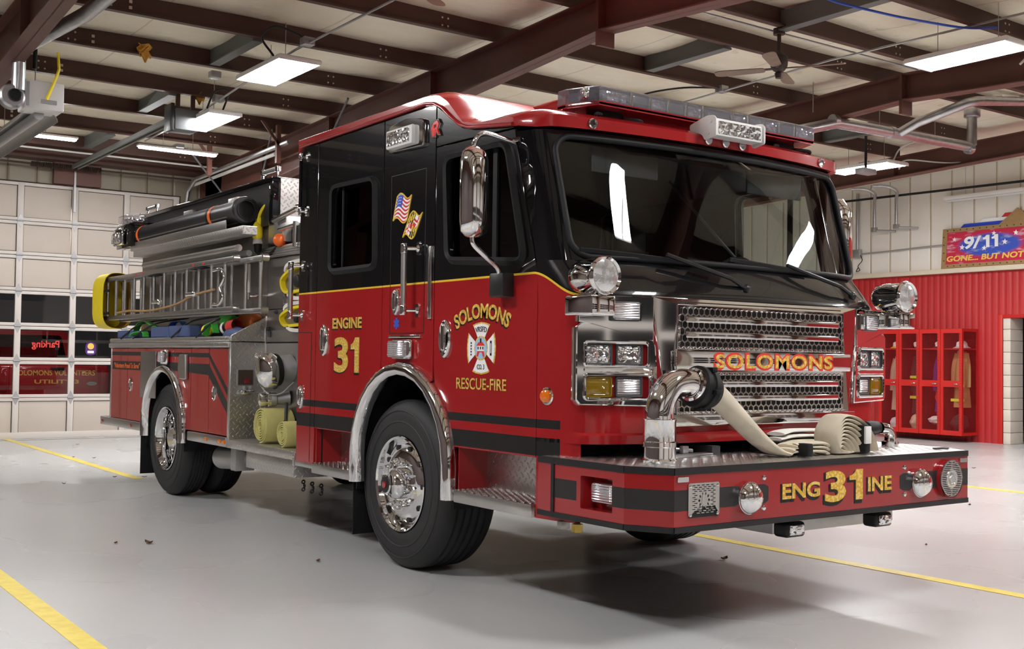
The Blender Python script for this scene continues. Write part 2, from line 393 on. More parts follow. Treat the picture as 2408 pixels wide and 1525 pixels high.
    def ob(s, name, mats, parent=None, sm=38, flat=False, loc=None):
        mats = [mats] if isinstance(mats, str) else mats
        off = Vector(loc) if loc is not None else (parent.matrix_world.translation if parent is not None else Vector())
        base = parent.matrix_world.translation if parent is not None else Vector()
        me = bpy.data.meshes.new(name); 
        bmesh.ops.translate(s.bm, vec=-off, verts=s.bm.verts[:])
        s.bm.to_mesh(me); s.bm.free()
        for m in mats: me.materials.append(M[m])
        if not flat:
            me.polygons.foreach_set('use_smooth', [True]*len(me.polygons)); me.set_sharp_from_angle(angle=R(sm))
        o = bpy.data.objects.new(name, me); COL.objects.link(o)
        if parent is not None: o.parent = parent
        o.location = off-base; o.matrix_world = TR(off)
        return o
def digit_one(b, x0, y0, x1, y1, fr, th, g=0.):
    P = [(.5, 1), (1, 1), (1, 0), (.47, 0), (.47, .66), (0, .66), (0, .8), (.22, .83), (.4, .91)]
    return b.plate([(x0-g+(x1-x0+2*g)*u, y0-g+(y1-y0+2*g)*v) for u, v in P], (), fr @ TR((0, 0, th)), th+.001)
def tag(o, label, cat, group=None, kind=None):
    o['label'] = label; o['category'] = cat
    if group: o['group'] = group
    if kind: o['kind'] = kind
    return o
def struct(o): o['kind'] = 'structure'; return o
def thing(name, label, cat, loc=(0, 0, 0), group=None):
    o = bpy.data.objects.new(name, None); o.empty_display_size = .2; COL.objects.link(o); o.location = loc; o.matrix_world = TR(loc)
    return tag(o, label, cat, group)
def lab(o, s): o['label'] = s; return o
def rename_box(o): return o
# ------------------------------------------------------------------ the hall: floor, walls, roof
YB, XR = 14.8, 13.2           # back wall, right wall
struct(B().box((-7.2, -6.4, -.2), (XR+6, YB, 0)).ob('floor', 'epoxy_floor', flat=True))
struct(B().box((-7.2, YB, -.25), (XR, 26, -.02)).ob('trim_1', 'asphalt', flat=True))
RY_, RZ_, SL = 4.3, 4.745, .036
zf = lambda y: RZ_-SL*abs(y-RY_)                     # top of rafters = underside of purlins
PY = [4.7+1.3*k for k in range(8)]+[3.9-1.3*k for k in range(8)]
PYs = sorted(PY)
def roofp(u, v):
    x = -7.2+u*(XR+7.2); y = -6.4+v*(YB+6.4)
    z = zf(y)+.215
    for a, b in zip(PYs, PYs[1:]):
        if a <= y <= b:
            f = (y-a)/(b-a); z -= .035*sin(PI*f)*(1+.3*sin(x*2.1+a))
    z -= .012*sin(x*1.9+y*.7)
    return (x, y, z)
struct(B().grid(roofp, 60, 110, .01).ob('ceiling', 'roof_vinyl'))
# back wall with the door opening
struct(B().plate([(-7.2, 0), (-2.52, 0), (-2.52, 3.98), (1.64, 3.98), (1.64, 0), (XR, 0), (XR, 4.9), (-7.2, 4.9)], (), FF(YB), .15).ob('wall_back', 'white_siding_shaded', flat=True))
gy = [(-6.4, 0), (5.2, 0), (5.2, 2.14), (6.97, 2.14), (6.97, 0), (YB, 0)]
struct(B().plate([(y, z) for y, z in gy]+[(YB, 2.97), (-6.4, 2.97)], (), FL(XR+.3) @ TR((0, 0, 0)), .3).ob('wall_right', 'red_siding', flat=True))
struct(B().box((XR+.02, -6.4, 2.97), (XR+.3, YB, 5)).ob('wall_upper', 'white_siding', flat=True))
struct(B().box((XR-.1, -6.4, 2.955), (XR+.02, YB, 3.04), .008).ob('trim_2', 'cream_trim'))
struct(B().box((-7.35, -6.4, 0), (-7.2, YB, 4.9)).ob('wall_left', 'left_wall', flat=True))
struct(B().box((-7.2, -6.55, 0), (XR, -6.4, 4.9)).ob('wall_front', 'white_siding_shaded', flat=True))
# door reveal of white block in the right wall
b = B()
for z in range(11): b.box((XR+.012, 6.84, z*.195+.003), (XR+.4, 6.975, z*.195+.192), .004)
struct(b.ob('trim_3', 'block_white'))
struct(B().box((XR-.012, 6.97, 0), (XR+.05, 7.06, 2.2), .004).box((XR-.012, 5.1, 2.14), (XR+.05, 6.969, 2.2), .004).ob('trim_4', 'lock_red'))
struct(B().box((XR+5.6, 2, -.02), (XR+5.7, 12, 4)).ob('wall_storeroom', 'dark_grey', flat=True))
# rigid frames
def frame(i, x, d0, ds):
    def dep(y): return d0+ds*abs(y-RY_)+max(0, abs(y-RY_)-8.6)*.12
    ends = (YB-.12, -6.28)
    w = B()
    for e in ends:
        st = [RY_+(e-RY_)*k/6 for k in range(7)]
        top = [(y, zf(y)) for y in st]; bot = [(y, zf(y)-dep(y)) for y in st]
        w.plate([(y, z) for y, z in top]+bot[::-1], (), FL(x+.006), .012)
        for f, t in ((top, -.006), (bot, 0)):
            for (a, za), (c, zc) in zip(f, f[1:]):
                m = B(); w.sweep([(x, a, za+t), (x, c, zc+t)], [(.0, -.1), (.012, -.1), (.012, .1), (.0, .1)], up=(0, 0, 1))
        # column
        s = 1 if e > RY_ else -1; zt = zf(e)
        w.plate([(e, 0), (e, zt), (e-s*.75, zt), (e-s*.3, 0)], (), FL(x+.006), .012)
        w.sweep([(x, e-s*.3, 0), (x, e-s*dep(e), zt-dep(e))], [(-.006, -.1), (.006, -.1), (.006, .1), (-.006, .1)], up=(0, 1, 0))
        w.box((x-.1, min(e, e-s*.012), 0), (x+.1, max(e, e-s*.012), zt))
        for y in (7.3, 9.9, 12.1):
            y2 = y if s > 0 else 2*RY_-y
            w.box((x-.09, y2-.005, zf(y2)-dep(y2)), (x+.09, y2+.005, zf(y2)))
    w.box((x-.1, RY_-.02, RZ_-.47), (x+.1, RY_+.02, RZ_+.0))
    struct(w.ob('trim_%d' % i, 'frame_steel', flat=True))
for i, (x, d0, ds) in enumerate(((-7.0, .33, .03), (-2.42, .33, .03), (2.02, .33, .031), (6.67, .31, .012), (10.7, .31, .002))): frame(10+i, x, d0, ds)
# purlins, each one a member of its own
for k, y in enumerate(PYs):
    if y > YB-.1 or y < -6.3: continue
    z = zf(y); b = B()
    XE = 10.78
    b.box((-7.2, y-.004, z), (XE, y+.004, z+.205)).box((-7.2, y-.065, z), (XE, y, z+.006)).box((-7.2, y, z+.2), (XE, y+.06, z+.206))
    b.box((-7.2, y-.068, z), (XE, y-.062, z+.02)); b.mi = 1
    for fx in (-7.0, -2.42, 2.02, 6.67, 10.7):
        for q in (-.75, -.68, .66, .73): 
            for h in (.06, .14): b.cyl((fx+q, y-.004, z+h), (fx+q, y-.007, z+h), .011, n=8)  # pale discs stand in for light showing through the web holes
        b.box((fx+.9, y-.007, z+.055), (fx+.93, y-.004, z+.085)).box((fx+.9, y-.007, z+.115), (fx+.93, y-.004, z+.145))
    struct(b.ob('trim_%d' % (20+k), ['purlin', 'cream_trim'], flat=True))
struct(B().box((-7.2, YB-.3, zf(YB)-.05), (XR, YB-.01, zf(YB)+.2)).ob('trim_40', 'purlin', flat=True))
# short grey struts between purlins
for k, (x, y0, y1) in enumerate(((-.17, 7.3, 8.6), (-.17, 9.9, 11.2), (-.17, 12.5, 13.8), (4.1, 4.7, 6.0), (4.05, 2.6, 3.9), (7.9, 3.9, 4.7), (8.9, 6, 7.3))):
    z = zf((y0+y1)/2)
    struct(B().box((x-.04, y0, z+.01), (x+.04, y1, z+.2)).box((x-.07, y0, z-.005), (x+.05, y1, z+.012)).ob('trim_%d' % (41+k), 'grey_beam', flat=True))
# door header pads above the overhead door
struct(B().box((-.42, YB-.12, 3.98), (.3, YB-.02, 4.5)).ob('trim_50', 'frame_steel'))
# ------------------------------------------------------------------ overhead door
XS = [-2.5+.81*k for k in range(6)]; ZS = [0, .63, 1.2, 1.735, 2.28, 2.83, 3.36, 3.96]
b = B()
for z0, z1 in zip(ZS, ZS[1:]):
    b.box((-2.5, YB-.05, z0+.004), (1.6, YB+.02, z0+.052), .004); b.box((-2.5, YB-.05, z1-.052), (1.6, YB+.02, z1-.004), .004)
    for x in XS: b.box((max(-2.5, x-.045), YB-.052, z0+.004), (min(1.6, x+.045), YB+.02, z1-.004), .004)
b.box((-2.5, YB-.06, 0), (1.6, YB+.02, .1), .006)
door = struct(b.ob('door_1', 'door_white'))
for r in (0, 4, 5, 6):
    for c in range(5): B().box((XS[c]+.055, YB-.025, ZS[r]+.06), (XS[c+1]-.055, YB, ZS[r+1]-.06), .006).ob('door_panel', 'door_panel', door)
for r in (1, 2, 3):
    for c in range(5): B().box((XS[c]+.04, YB-.012, ZS[r]+.05), (XS[c+1]-.04, YB-.008, ZS[r+1]-.05)).ob('pane', 'door_glass', door, flat=True)
for x in XS[1:-1]:
    for z in ZS[1:-1]:
        B().plate([(x, z+.11), (x+.045, z+.02), (x+.045, z-.02), (x, z-.11), (x-.045, z-.02), (x-.045, z+.02)], (), FF(YB-.056), .006, .001).cyl((x-.05, YB-.066, z), (x+.05, YB-.066, z), .012, n=10).ob('hinge', 'grey_metal', door)
b = B().text('Parking', .25, 1.375, .66, 1.52, FB(YB-.018), .001, .02)
o = b.ob('window_lettering', 'text_red', door); lab(o, 'red reversed lettering Parking on the door glass')
b = B(); b.plate(rrect(.15, 1.3, .31, 1.5, .06), (), FF(YB-.014), .002); b.mi = 1; b.plate(circ(.23, 1.44, .05), (), FF(YB-.0165), .001); b.mi = 2; b.plate(rrect(.18, 1.33, .28, 1.37, .01), (), FF(YB-.0165), .001)
lab(b.ob('window_sticker', ['cloth_purple', 'text_gold', 'star_white'], door), 'small purple round sticker on the door glass')
# door tracks
tr = B().tube([(1.68, YB-.1, 0), (1.68, YB-.1, 3.7), (1.68, YB-.25, 4.05), (1.68, YB-.6, 4.2), (1.68, 10.6, 4.28)], .035, 8)
tag(tr.ob('door_track', 'galvanised'), 'galvanised track curving up beside the overhead door and along the roof', 'track')
tag(B().tube([(-2.58, YB-.1, 0), (-2.58, YB-.1, 3.7), (-2.58, YB-.25, 4.05), (-2.58, YB-.6, 4.2), (-2.58, 10.6, 4.28)], .035, 8).ob('door_track', 'galvanised'), 'overhead door track on the left under the grey heater tube', 'track')
b = B()
for k in range(70): b.lathe([(.035, 0), (.048, .012), (.035, .024)], (-2.3+k*.03 if k < 35 else -1.55+(k-10)*.03, YB-.3, 4.22), (1, 0, 0), 10)
b.cyl((-2.4, YB-.3, 4.22), (1.7, YB-.3, 4.22), .016)
tag(b.ob('torsion_spring', 'brown_dark'), 'dark torsion spring shaft above the overhead door', 'spring')
# front wall behind the camera: overhead doors with dark panes
for n, x0 in ((2, -7.0), (3, -2.0), (4, 2.9), (5, 7.6)):
    d = struct(B().box((x0, -6.4, 0), (x0+4.1, -6.34, 3.96)).ob('door_%d' % n, 'door_white', flat=True))
    for c in range(5):
        for z0, z1 in ((.68, 1.15), (1.25, 1.68), (1.78, 2.23)): B().box((x0+.05+.81*c, -6.34, z0), (x0+.8+.81*c, -6.335, z1)).ob('pane', 'dark_glass_solid', d, flat=True)
# ------------------------------------------------------------------ floor lines
def fline(x0, y0, x1, y1, w, label):
    tag(B().box((x0-w/2, y0, .0005), (x1+w/2, y1, .003)).ob('floor_line', 'yellow_line', flat=True), label, 'floor line', None)
fline(-3.345, -5, -3.345, 14.7, .105, 'yellow floor line at the lower left corner of the photo')
fline(-1.0, 8.3, -1.0, 14.75, .1, 'short yellow floor line ending beside the fire engine rear wheel')
fline(1.42, -5, 1.42, 3, .105, 'long yellow floor line running out from under the front bumper')
fline(6.5, -5, 6.5, 9, .12, 'yellow floor line at the far right beyond the bumper')
# floor joint along the door
struct(B().box((-7, 14.42, .0002), (XR, 14.45, .002)).ob('trim_51', 'dark_grey', flat=True))
# leaves
lv = [(-2.231, 4.135, 1.5, 'largest dry leaf on the open floor left of the front wheel'), (-2.425, 4.251, .8, 'small leaf just left of the largest dry leaf'), (-1.534, 2.897, .9, 'tan leaf on the floor in front of the crew cab step'), (-.928, 11.174, .7, 'leaf by the short yellow line near the overhead door'), (-.738, 10.941, .8, 'leaf right of the short yellow line near the door'),
      (-1.798, 8.158, .9, 'leaf left of the rear wheel in open floor'), (-1.172, 8.564, .9, 'leaf at the end of the short yellow line'), (-.9, 8.42, .9, 'leaf between yellow line end and rear tire'), (.797, 1.556, 1.4, 'curled brown leaf in the shadow under the front bumper'), (8.552, 4.593, 1., 'leaf on the floor right of the bumper end'), (4.988, 2.401, 1., 'leaf below the right end of the bumper'), (2.534, 1.2, .7, 'leaf beyond the long yellow line'), (-.35, 13.2, .8, 'leaf near the overhead door sill'), (-2.9, 6.1, .6, 'tiny leaf on the open floor at left')]
for x, y, s, l in lv:
    a = random.random()*6; sz = .028*s
    def lf(u, v, a=a, x=x, y=y, sz=sz):
        t = u*2-1; w = (v*2-1)*(1-t*t)*.55; z = .004+.35*sz*(t*t+.6*abs(v*2-1))
        return (x+sz*(t*cos(a)-w*sin(a)), y+sz*(t*sin(a)+w*cos(a)), z)
    tag(B().grid(lf, 8, 4, .0012).ob('dry_leaf', 'leaf'), l, 'leaf', 'dry leaves on the floor')
# ------------------------------------------------------------------ fluorescent fixtures
def fixture(x, y, z, lx, ly, label, tubes, along):   # along 'y' or 'x'
    t = thing('ceiling_light', label, 'ceiling light', (x, y, z), 'fluorescent ceiling fixtures')
    b = B().box((x-lx/2, y-ly/2, z+.016), (x+lx/2, y+ly/2, z+.045), .008)
    if along == 'y':
        for sx in (-1, 1): b.box((x+sx*(lx/2-.002)-.004, y-ly/2, z-.005), (x+sx*(lx/2-.002)+.004, y+ly/2, z+.03))
        for sy in (-1, 1): b.box((x-lx/2, y+sy*ly/2-.012, z-.012), (x+lx/2, y+sy*ly/2+.012, z+.03), .003)
    b.ob('housing', 'fixture_white', t)
    for k in range(tubes):
        f = (k+.5)/tubes-.5
        g = B()
        if along == 'y': g.box((x+f*lx-.44*lx/tubes, y-ly/2+.025, z-.005), (x+f*lx+.44*lx/tubes, y+ly/2-.025, z+.018), .01)
        else: g.box((x-lx/2+.02, y+f*ly-.36*ly/tubes, z-.01), (x+lx/2-.02, y+f*ly+.36*ly/tubes, z+.018), .01)
        g.ob('tube', 'glow_tube', t)
    for sx, sy in ((-1, -1), (1, 1)):
        px, py = x+sx*lx*.2, y+sy*ly*.35
        B().tube([(px, py, z+.07), (px-sx*.0, py, zf(py)+.15)], .004, 6).ob('hanger', 'conduit', t)
    B().box((x-.06, y-.1, z+.045), (x+.06, y+.1, z+.1), .01).ob('ballast_box', 'grey_metal', t)
    return t
fixture(.12, 7.47, 4.37, .47, 1.15, 'four tube ceiling light left of the cab roof, brightest on the left side', 2, 'y')
fixture(.3, 10.0, 4.27, .42, 1.2, 'ceiling light beside the door opener box, smaller and farther back', 2, 'y')
fixture(.63, 12.05, 4.22, 1.15, .13, 'single strip light lying crosswise over the hose bed, right of the opener rail', 1, 'x')
fixture(-1.38, 12.25, 4.24, 1.35, .13, 'single strip light partly behind the grey heater tube at far left', 1, 'x')
fixture(5.33, 2.65, 4.4, .48, 1.12, 'large bright ceiling light at the upper right of the photo', 2, 'y')
fixture(9.65, 7.1, 4.33, .5, 1.15, 'ceiling light beside the windshield top right, in front of the white wall', 2, 'y')
for x, y, l in ((.12, 2.6, 'ceiling light above the cab roof'), (.62, -2.0, 'ceiling light in front of the bumper'), (-4.7, 7.5, 'ceiling light in the left bay'), (-4.7, 2.2, 'ceiling light left of the camera'), (-4.7, -3.2, 'ceiling light behind the camera'), (5.75, -1.35, 'ceiling light in the right bay near the front wall'), (5.3, 7.5, 'ceiling light behind the truck cab'), (5.3, 11.5, 'rear ceiling light in the right bay'), (9.65, 2.6, 'ceiling light near the right wall'), (9.65, -2.4, 'ceiling light near the right wall and front')):
    fixture(x, y, 4.4, .48, 1.15, l, 2, 'y')
# unlit strip lamp on the right wall
t = thing('wall_strip_light', 'unlit white strip light on the right wall above the framed sign', 'light', (XR-.12, 6.9, 4.27))
B().box((XR-.17, 5.8, 4.25), (XR-.06, 8.0, 4.32), .015).ob('housing', 'fixture_white', t)
B().cyl((XR-.115, 5.85, 4.235), (XR-.115, 7.95, 4.235), .018).ob('tube', 'white_plastic', t)
for y in (6.2, 7.6): B().tube([(XR-.115, y, 4.32), (XR-.115, y, 4.85)], .004, 6).ob('hanger', 'conduit', t)
# ------------------------------------------------------------------ things under the roof
def pipe(name, pts, r, m, label, cat, n=12): return tag(B().tube(pts, r, n).ob(name, m), label, cat)
pipe('conduit_pipe', [(.12, -3, 4.52), (.12, 4.3, 4.52), (.1, 7, 4.5), (.23, 10, 4.4), (.3, 12.5, 4.4)], .012, 'conduit', 'thin conduit running lengthwise over the two left ceiling lights', 'conduit')
pipe('conduit_pipe', [(5.3, -3, 4.62), (5.3, 4.3, 4.7), (5.3, 12, 4.5)], .012, 'conduit', 'thin conduit crossing behind the ceiling fan and above the light bar', 'conduit')
pipe('conduit_pipe', [(-2.3, 8.75, 4.68), (1.9, 8.75, 4.68)], .012, 'conduit', 'pale conduit along the third purlin at left', 'conduit')
pipe('conduit_pipe', [(-2.3, 13.7, 4.33), (1.9, 13.7, 4.33)], .014, 'cable_white', 'pale conduit across the roof just in front of the overhead door', 'conduit')
pipe('conduit_pipe', [(2.2, 4.02, 4.73), (6.5, 4.02, 4.73)], .01, 'conduit', 'pale conduit along the purlin above the ceiling fan', 'conduit')
for x, y, z, l in ((.1, 6.7, 4.52, 'grey junction box above the left ceiling light'), (.2, 9.4, 4.44, 'grey junction box above the ceiling light by the door opener'), (5.3, 5.95, 4.68, 'grey junction box on the conduit above the light bar'), (.0, 9.0, 4.62, 'grey box on the conduit left of the second ceiling light')):
    tag(B().box((x-.06, y-.06, z-.04), (x+.06, y+.06, z+.04), .008).ob('junction_box', 'conduit'), l, 'junction box')
for pts, m, l in (([(-.05, 7.2, 4.46), (-.22, 7.1, 4.6), (-.15, 6.9, 4.68), (.1, 6.7, 4.55)], 'cable_black', 'looped cable feeding the left ceiling light'), ([(.1, 9.5, 4.33), (.12, 9.3, 4.5), (.25, 9.2, 4.5), (.3, 9.5, 4.33)], 'cable_black', 'looped cable above the ceiling light by the opener'),
                  ([(4.7, 6.9, 4.45), (4.6, 6.7, 4.62), (4.9, 6.3, 4.7), (5.3, 5.95, 4.7)], 'cable_black', 'curved cable drooping to the junction box over the light bar'), ([(3.3, 3.0, 4.76), (3.55, 2.88, 4.66), (3.98, 2.74, 4.61), (4.4, 2.66, 4.6), (5.1, 2.55, 4.62), (5.6, 2.5, 4.7)], 'cable_blue', 'bundle of blue cables drooping between the purlins at upper right'),
                  ([(9.9, 6.6, 4.4), (10.2, 6.9, 4.36), (10.55, 7.0, 4.55), (10.7, 6.2, 4.42), (10.8, 5.2, 4.5)], 'cable_white', 'white cable swagged from the right ceiling light to the end frame'), ([(6.2, 2.6, 4.45), (6.3, 2.5, 4.6), (6.35, 2.3, 4.8)], 'cable_white', 'white cable rising from the large bright ceiling light'),
                  ([(9.7, 6.65, 4.4), (9.75, 6.5, 4.6), (10.1, 6.1, 4.78)], 'cable_white', 'white cable rising from the ceiling light by the white wall')):
    pipe('cable', cr(pts), .012, m, l, 'cable', 8)
# unit heater with blower, tube and flue at upper left
t = thing('tube_heater', 'grey gas tube heater with square burner box hanging at upper left', 'heater', (-2.1, 8.2, 3.7))
B().box((-2.3, 8.0, 3.74), (-1.93, 8.32, 4.02), .012).ob('burner_box', 'white_plastic', t)
B().box((-2.29, 7.995, 3.76), (-2.26, 8.0, 4.0)).box((-2.15, 7.994, 3.8), (-2.0, 7.999, 3.84)).ob('burner_cover', 'grey_metal', t)
B().lathe([(0, 0), (.11, 0), (.12, .02), (.12, .1), (.1, .12), (0, .12)], (-2.42, 8.08, 3.82), (0, -1, .1), 24).ob('blower', 'galvanised', t)
B().lathe([(0, 0), (.062, 0), (.065, .01), (.055, .015), (.045, -.01), (0, -.01)], (-2.4, 7.955, 3.835), (0, -1, .1), 20).ob('blower_inlet', 'black_satin', t)
def refl(u, v):
    a = PI*(.0+v); return (-2.12+.16*cos(a)*1.15, 8.2+u*6.2, 3.72+.13*sin(a)*.9-.05)
B().grid(refl, 1, 12, .004).ob('reflector', 'aluminium_dull', t)
B().tube([(-2.12, 8.2, 3.72), (-2.12, 14.4, 3.72)], .05, 14).ob('radiant_tube', 'grey_metal', t)
for y in (8.4, 11.5): B().tube([(-2.12, y, 3.8), (-2.12, y, 4.6)], .006, 6).ob('hanger_chain', 'conduit', t)
pipe('flue_pipe', [(-2.36, 8.02, 3.9), (-2.36, 8.02, 4.22), (-2.35, 7.96, 4.29), (-2.31, 7.75, 4.31), (-2.16, 6.4, 4.3), (-2.1, 3, 4.3)], .065, 'galvanised', 'galvanised flue pipe bending along the left roof beam above the heater', 'pipe', 20)
b = B().sweep(cr([(-2.0, 8.0, 4.33), (-1.99, 8.0, 4.2), (-1.99, 8.0, 4.15), (-2.04, 7.99, 4.0), (-2.1, 7.985, 3.84)]), [(-.014, -.008), (.014, -.008), (.014, .008), (-.014, .008)])
tag(b.ob('gas_hose', 'yellow_plastic'), 'bright yellow gas hose feeding the heater box', 'hose')
pipe('gas_pipe', [(-2.15, 8.3, 4.7), (-2.15, 8.3, 4.2)], .022, 'cable_black', 'black drop pipe above the heater box', 'pipe')
# overhead door opener
t = thing('door_opener', 'grey garage door opener hung under the roof on two brown legs', 'door opener', (-.1, 9.9, 4.1))
B().box((-.17, 9.85, 4.1), (.13, 10.15, 4.36), .012).ob('motor_housing', 'duct_grey', t)
B().box((-.22, 9.86, 4.08), (-.17, 10.12, 4.42), .01).ob('drive_cover', 'black_satin', t)
for x in (-.12, .07): B().box((x-.025, 9.9, 4.36), (x+.025, 9.93, 4.75)).ob('leg', 'purlin', t)
B().box((-.21, 10.1, 4.2), (-.18, 14.6, 4.26)).box((-.13, 10.1, 4.2), (-.1, 14.6, 4.26)).ob('rail', 'grey_beam', t)
B().tube([(-.155, 10.1, 4.28), (-.155, 14.6, 4.3)], .008, 6).ob('drive_chain', 'brown_dark', t)
tag(B().box((-.12, YB-.14, 3.55), (-.09, YB-.1, 4.2)).ob('upright_bar', 'grey_metal'), 'upright grey bar above the overhead door, under the opener rail', 'bar')
# wind braces, roof sprinkler pipe
pipe('pipe_rail', [(1.72, 14.5, 4.13), (1.72, 11.15, 4.19)], .026, 'cable_white', 'pale slanting pipe end below the left frame beam', 'pipe')
for a, c, l in (((1.75, 9.0, 4.6), (1.95, 10.2, 3.98), 'thin diagonal brace under the left frame beam nearest the cab'), ((1.6, 11, 4.5), (1.95, 12.2, 3.9), 'second thin diagonal brace along the left frame beam'), ((.9, 12.4, 4.35), (1.9, 13.4, 3.8), 'diagonal brace farthest back beside the overhead door')):
    pipe('diagonal_brace', [a, c], .014, 'duct_grey', l, 'brace')
for x, y, l in ((1.65, 10.9, 'brown hanger post left of the frame beam'), (1.3, 12.6, 'brown hanger post behind the crosswise strip light')):
    b = B().box((x-.03, y-.03, 4.02), (x+.03, y+.03, 4.55)).plate([(0, 0), (.05, 0), (-.22, .33), (-.27, .33)], (), TR((x, y-.03, 4.25)) @ RX(R(90)), .02)
    tag(b.ob('hanger_post', 'frame_steel'), l, 'hanger')
# ceiling fans
def fan(x, y, z, label, blades, wood):
    t = thing('ceiling_fan', label, 'ceiling fan', (x, y, z))
    B().lathe([(0, -.16), (.035, -.15), (.045, -.1), (.03, -.09), (.06, -.07), (.085, -.03), (.09, .03), (.085, .07), (.05, .1), (.02, .13), (.02, .3), (.06, .3), (.06, .36), (0, .36)], (x, y, z), (0, 0, 1), 24).ob('motor', 'brown_dark', t)
    for k in range(blades):
        a = 2*PI*k/blades+wood; m = TR((x, y, z-.05)) @ RZ(a) @ RX(R(10))
        b = B().plate(rpoly([(.14, -.05), (.58, -.07), (.66, -.05), (.66, .05), (.58, .07), (.14, .05)], .04), (), m, .008); b.ob('blade', 'blade_wood', t)
        B().box((.06, -.02, -.005), (.2, .02, .005), .003, m).ob('blade_iron', 'brown_dark', t)
fan(4.05, 3.95, 4.38, 'dark brown ceiling fan hanging above the windshield side of the cab', 4, .55)
fan(-.32, 3.95, 4.38, 'ceiling fan of which one wooden blade dips into the top of the photo', 4, .62)
# torn roof insulation
for x, y, l in ((-.98, 8.53, 'torn yellow insulation tuft hanging below the roof left of the bright light'), (.15, 9.95, 'torn yellow insulation flap by the second ceiling light')):
    def tuft(u, v, x=x, y=y): return (x+.13*(u-.5)+.02*sin(v*9), y+.03*sin(u*7), zf(y)+.12-.2*v*(1-.9*abs(u-.55))-.02*sin(u*15)*v)
    tag(B().grid(tuft, 12, 6, .01).ob('torn_insulation', 'insulation_yellow'), l, 'insulation')
# flue pipes at right
t = thing('exhaust_duct', 'galvanised flue pipe with branch and upright end below the right roof beam', 'duct', (8, 5.2, 4.2))
B().tube([(5.2, 5.2, 3.95), (6.35, 5.2, 4.26), (6.55, 5.2, 4.31), (7.6, 5.2, 4.33), (9.38, 5.2, 4.36), (9.46, 5.2, 4.4), (9.47, 5.2, 4.85)], .068, 18).ob('main_pipe', 'galvanised', t)
B().tube([(7.75, 5.15, 4.33), (7.85, 4.95, 4.45), (8.25, 4.5, 4.68), (8.4, 4.45, 4.72), (10.5, 4.3, 4.98)], .062, 18).ob('branch_pipe', 'galvanised', t)
for x in (6.5, 7.65, 9.4): B().cyl((x-.04, 5.2, 4.33), (x+.04, 5.2, 4.335), .076, n=20).ob('pipe_collar', 'galvanised', t)
B().cyl((9.47, 5.2, 4.78), (9.47, 5.2, 4.92), .11, n=24, bev=.01).ob('pipe_cap', 'galvanised', t)
for x in (6.1, 7.4, 8.6): B().tube([(x, 5.2, 4.38), (x, 5.2, 4.75)], .006, 6).ob('hanger_rod', 'conduit', t)
t = thing('drop_pipe', 'black pole hanging from the roof behind the right ceiling light', 'pipe', (8.85, 6.5, 4.2)); B().cyl((8.85, 6.5, 4.15), (8.85, 6.5, 4.64), .02).ob('pole', 'cable_black', t)
B().box((8.7, 6.42, 4.08), (9.0, 6.58, 4.16), .01).ob('bracket', 'grey_metal', t)
# ------------------------------------------------------------------ right wall
pipe('wall_pipe', [(XR-.1, 6, 4.42), (XR-.1, 10.6, 4.47)], .022, 'cable_black', 'black pipe along the white right wall', 'pipe')
for y, z0, l in ((9.43, 3.86, 'left of two hooked grey pipes on the white wall'), (8.95, 3.88, 'right of two hooked grey pipes on the white wall')):
    t = thing('hooked_pipe', l, 'pipe', (XR-.2, y, z0), 'hooked conduits on the right wall')
    B().tube(cr([(XR-.5, y+.3, 4.62), (XR-.3, y+.12, 4.61), (XR-.2, y, 4.52), (XR-.2, y, 4.36)])+[Vector((XR-.2, y, z0))], .03, 12).ob('pipe', 'galvanised', t)
    B().box((XR-.24, y-.05, z0-.06), (XR-.16, y+.05, z0+.03), .01).ob('elbow_box', 'conduit', t)
    B().cyl((XR-.2, y, z0-.03), (XR-.05, y-.36, z0-.06), .022).ob('arm', 'conduit', t)
pipe('conduit_pipe', [(XR-.03, 9.94, 4.6), (XR-.03, 9.94, 3.5)], .03, 'conduit', 'thick upright conduit on the white wall nearest the windshield', 'conduit')
t = thing('outlet_box', 'grey outlet box with coiled cable below the upright conduit', 'outlet', (XR-.05, 9.94, 3.44)); B().box((XR-.08, 9.86, 3.36), (XR+.02, 10.02, 3.52), .008).ob('box', 'conduit', t)
B().tube(cr([(XR-.05, 9.85, 3.4), (XR-.07, 9.8, 3.3), (XR-.06, 9.9, 3.2), (XR-.06, 9.86, 3.12), (XR-.06, 9.94, 3.1), (XR-.06, 9.9, 3.17)]), .008, 6).ob('cord', 'cable_black', t)
pipe('cable', cr([(XR-.02, 9.86, 3.43), (XR-.02, 9.2, 3.44), (XR-.02, 8.6, 3.46), (XR-.02, 8.1, 3.47)]), .016, 'conduit', 'grey cable running level from the outlet to the framed sign', 'cable', 8)
# framed sign with boards behind
t = thing('framed_sign', 'framed red and blue 9/11 memorial sign standing on the wall ledge', 'sign', (XR-.06, 6.68, 3.045))
SX = XR-.06
fo = [(5.25, 3.045), (8.11, 3.045), (8.07, 3.745), (5.29, 3.745)]; fi = [(5.33, 3.115), (8.02, 3.115), (7.985, 3.675), (5.37, 3.675)]
B().plate(ys(fo), [ys(fi)], FS(SX-.015), .035, .004).ob('frame', 'wood', t)
for y, z in [(6.6+i*.125, z) for i in range(12) for z in (3.08, 3.71)]+[(8.05, 3.18+i*.14) for i in range(4)]: B().cyl((SX-.016, y, z), (SX-.02, y, z), .012, n=8).ob('nail', 'brown_dark', t)
B().plate(ys(fi), (), FS(SX), .012).ob('picture', 'sign_art', t)
b9 = B().text('9/', -7.66, 3.36, -7.33, 3.58, FS(SX-.003), .002, .03, shear=.1); digit_one(b9, -7.3, 3.37, -7.18, 3.58, FS(SX-.003), .002); digit_one(b9, -7.14, 3.37, -7.02, 3.58, FS(SX-.003), .002); b9.ob('lettering', 'star_white', t)
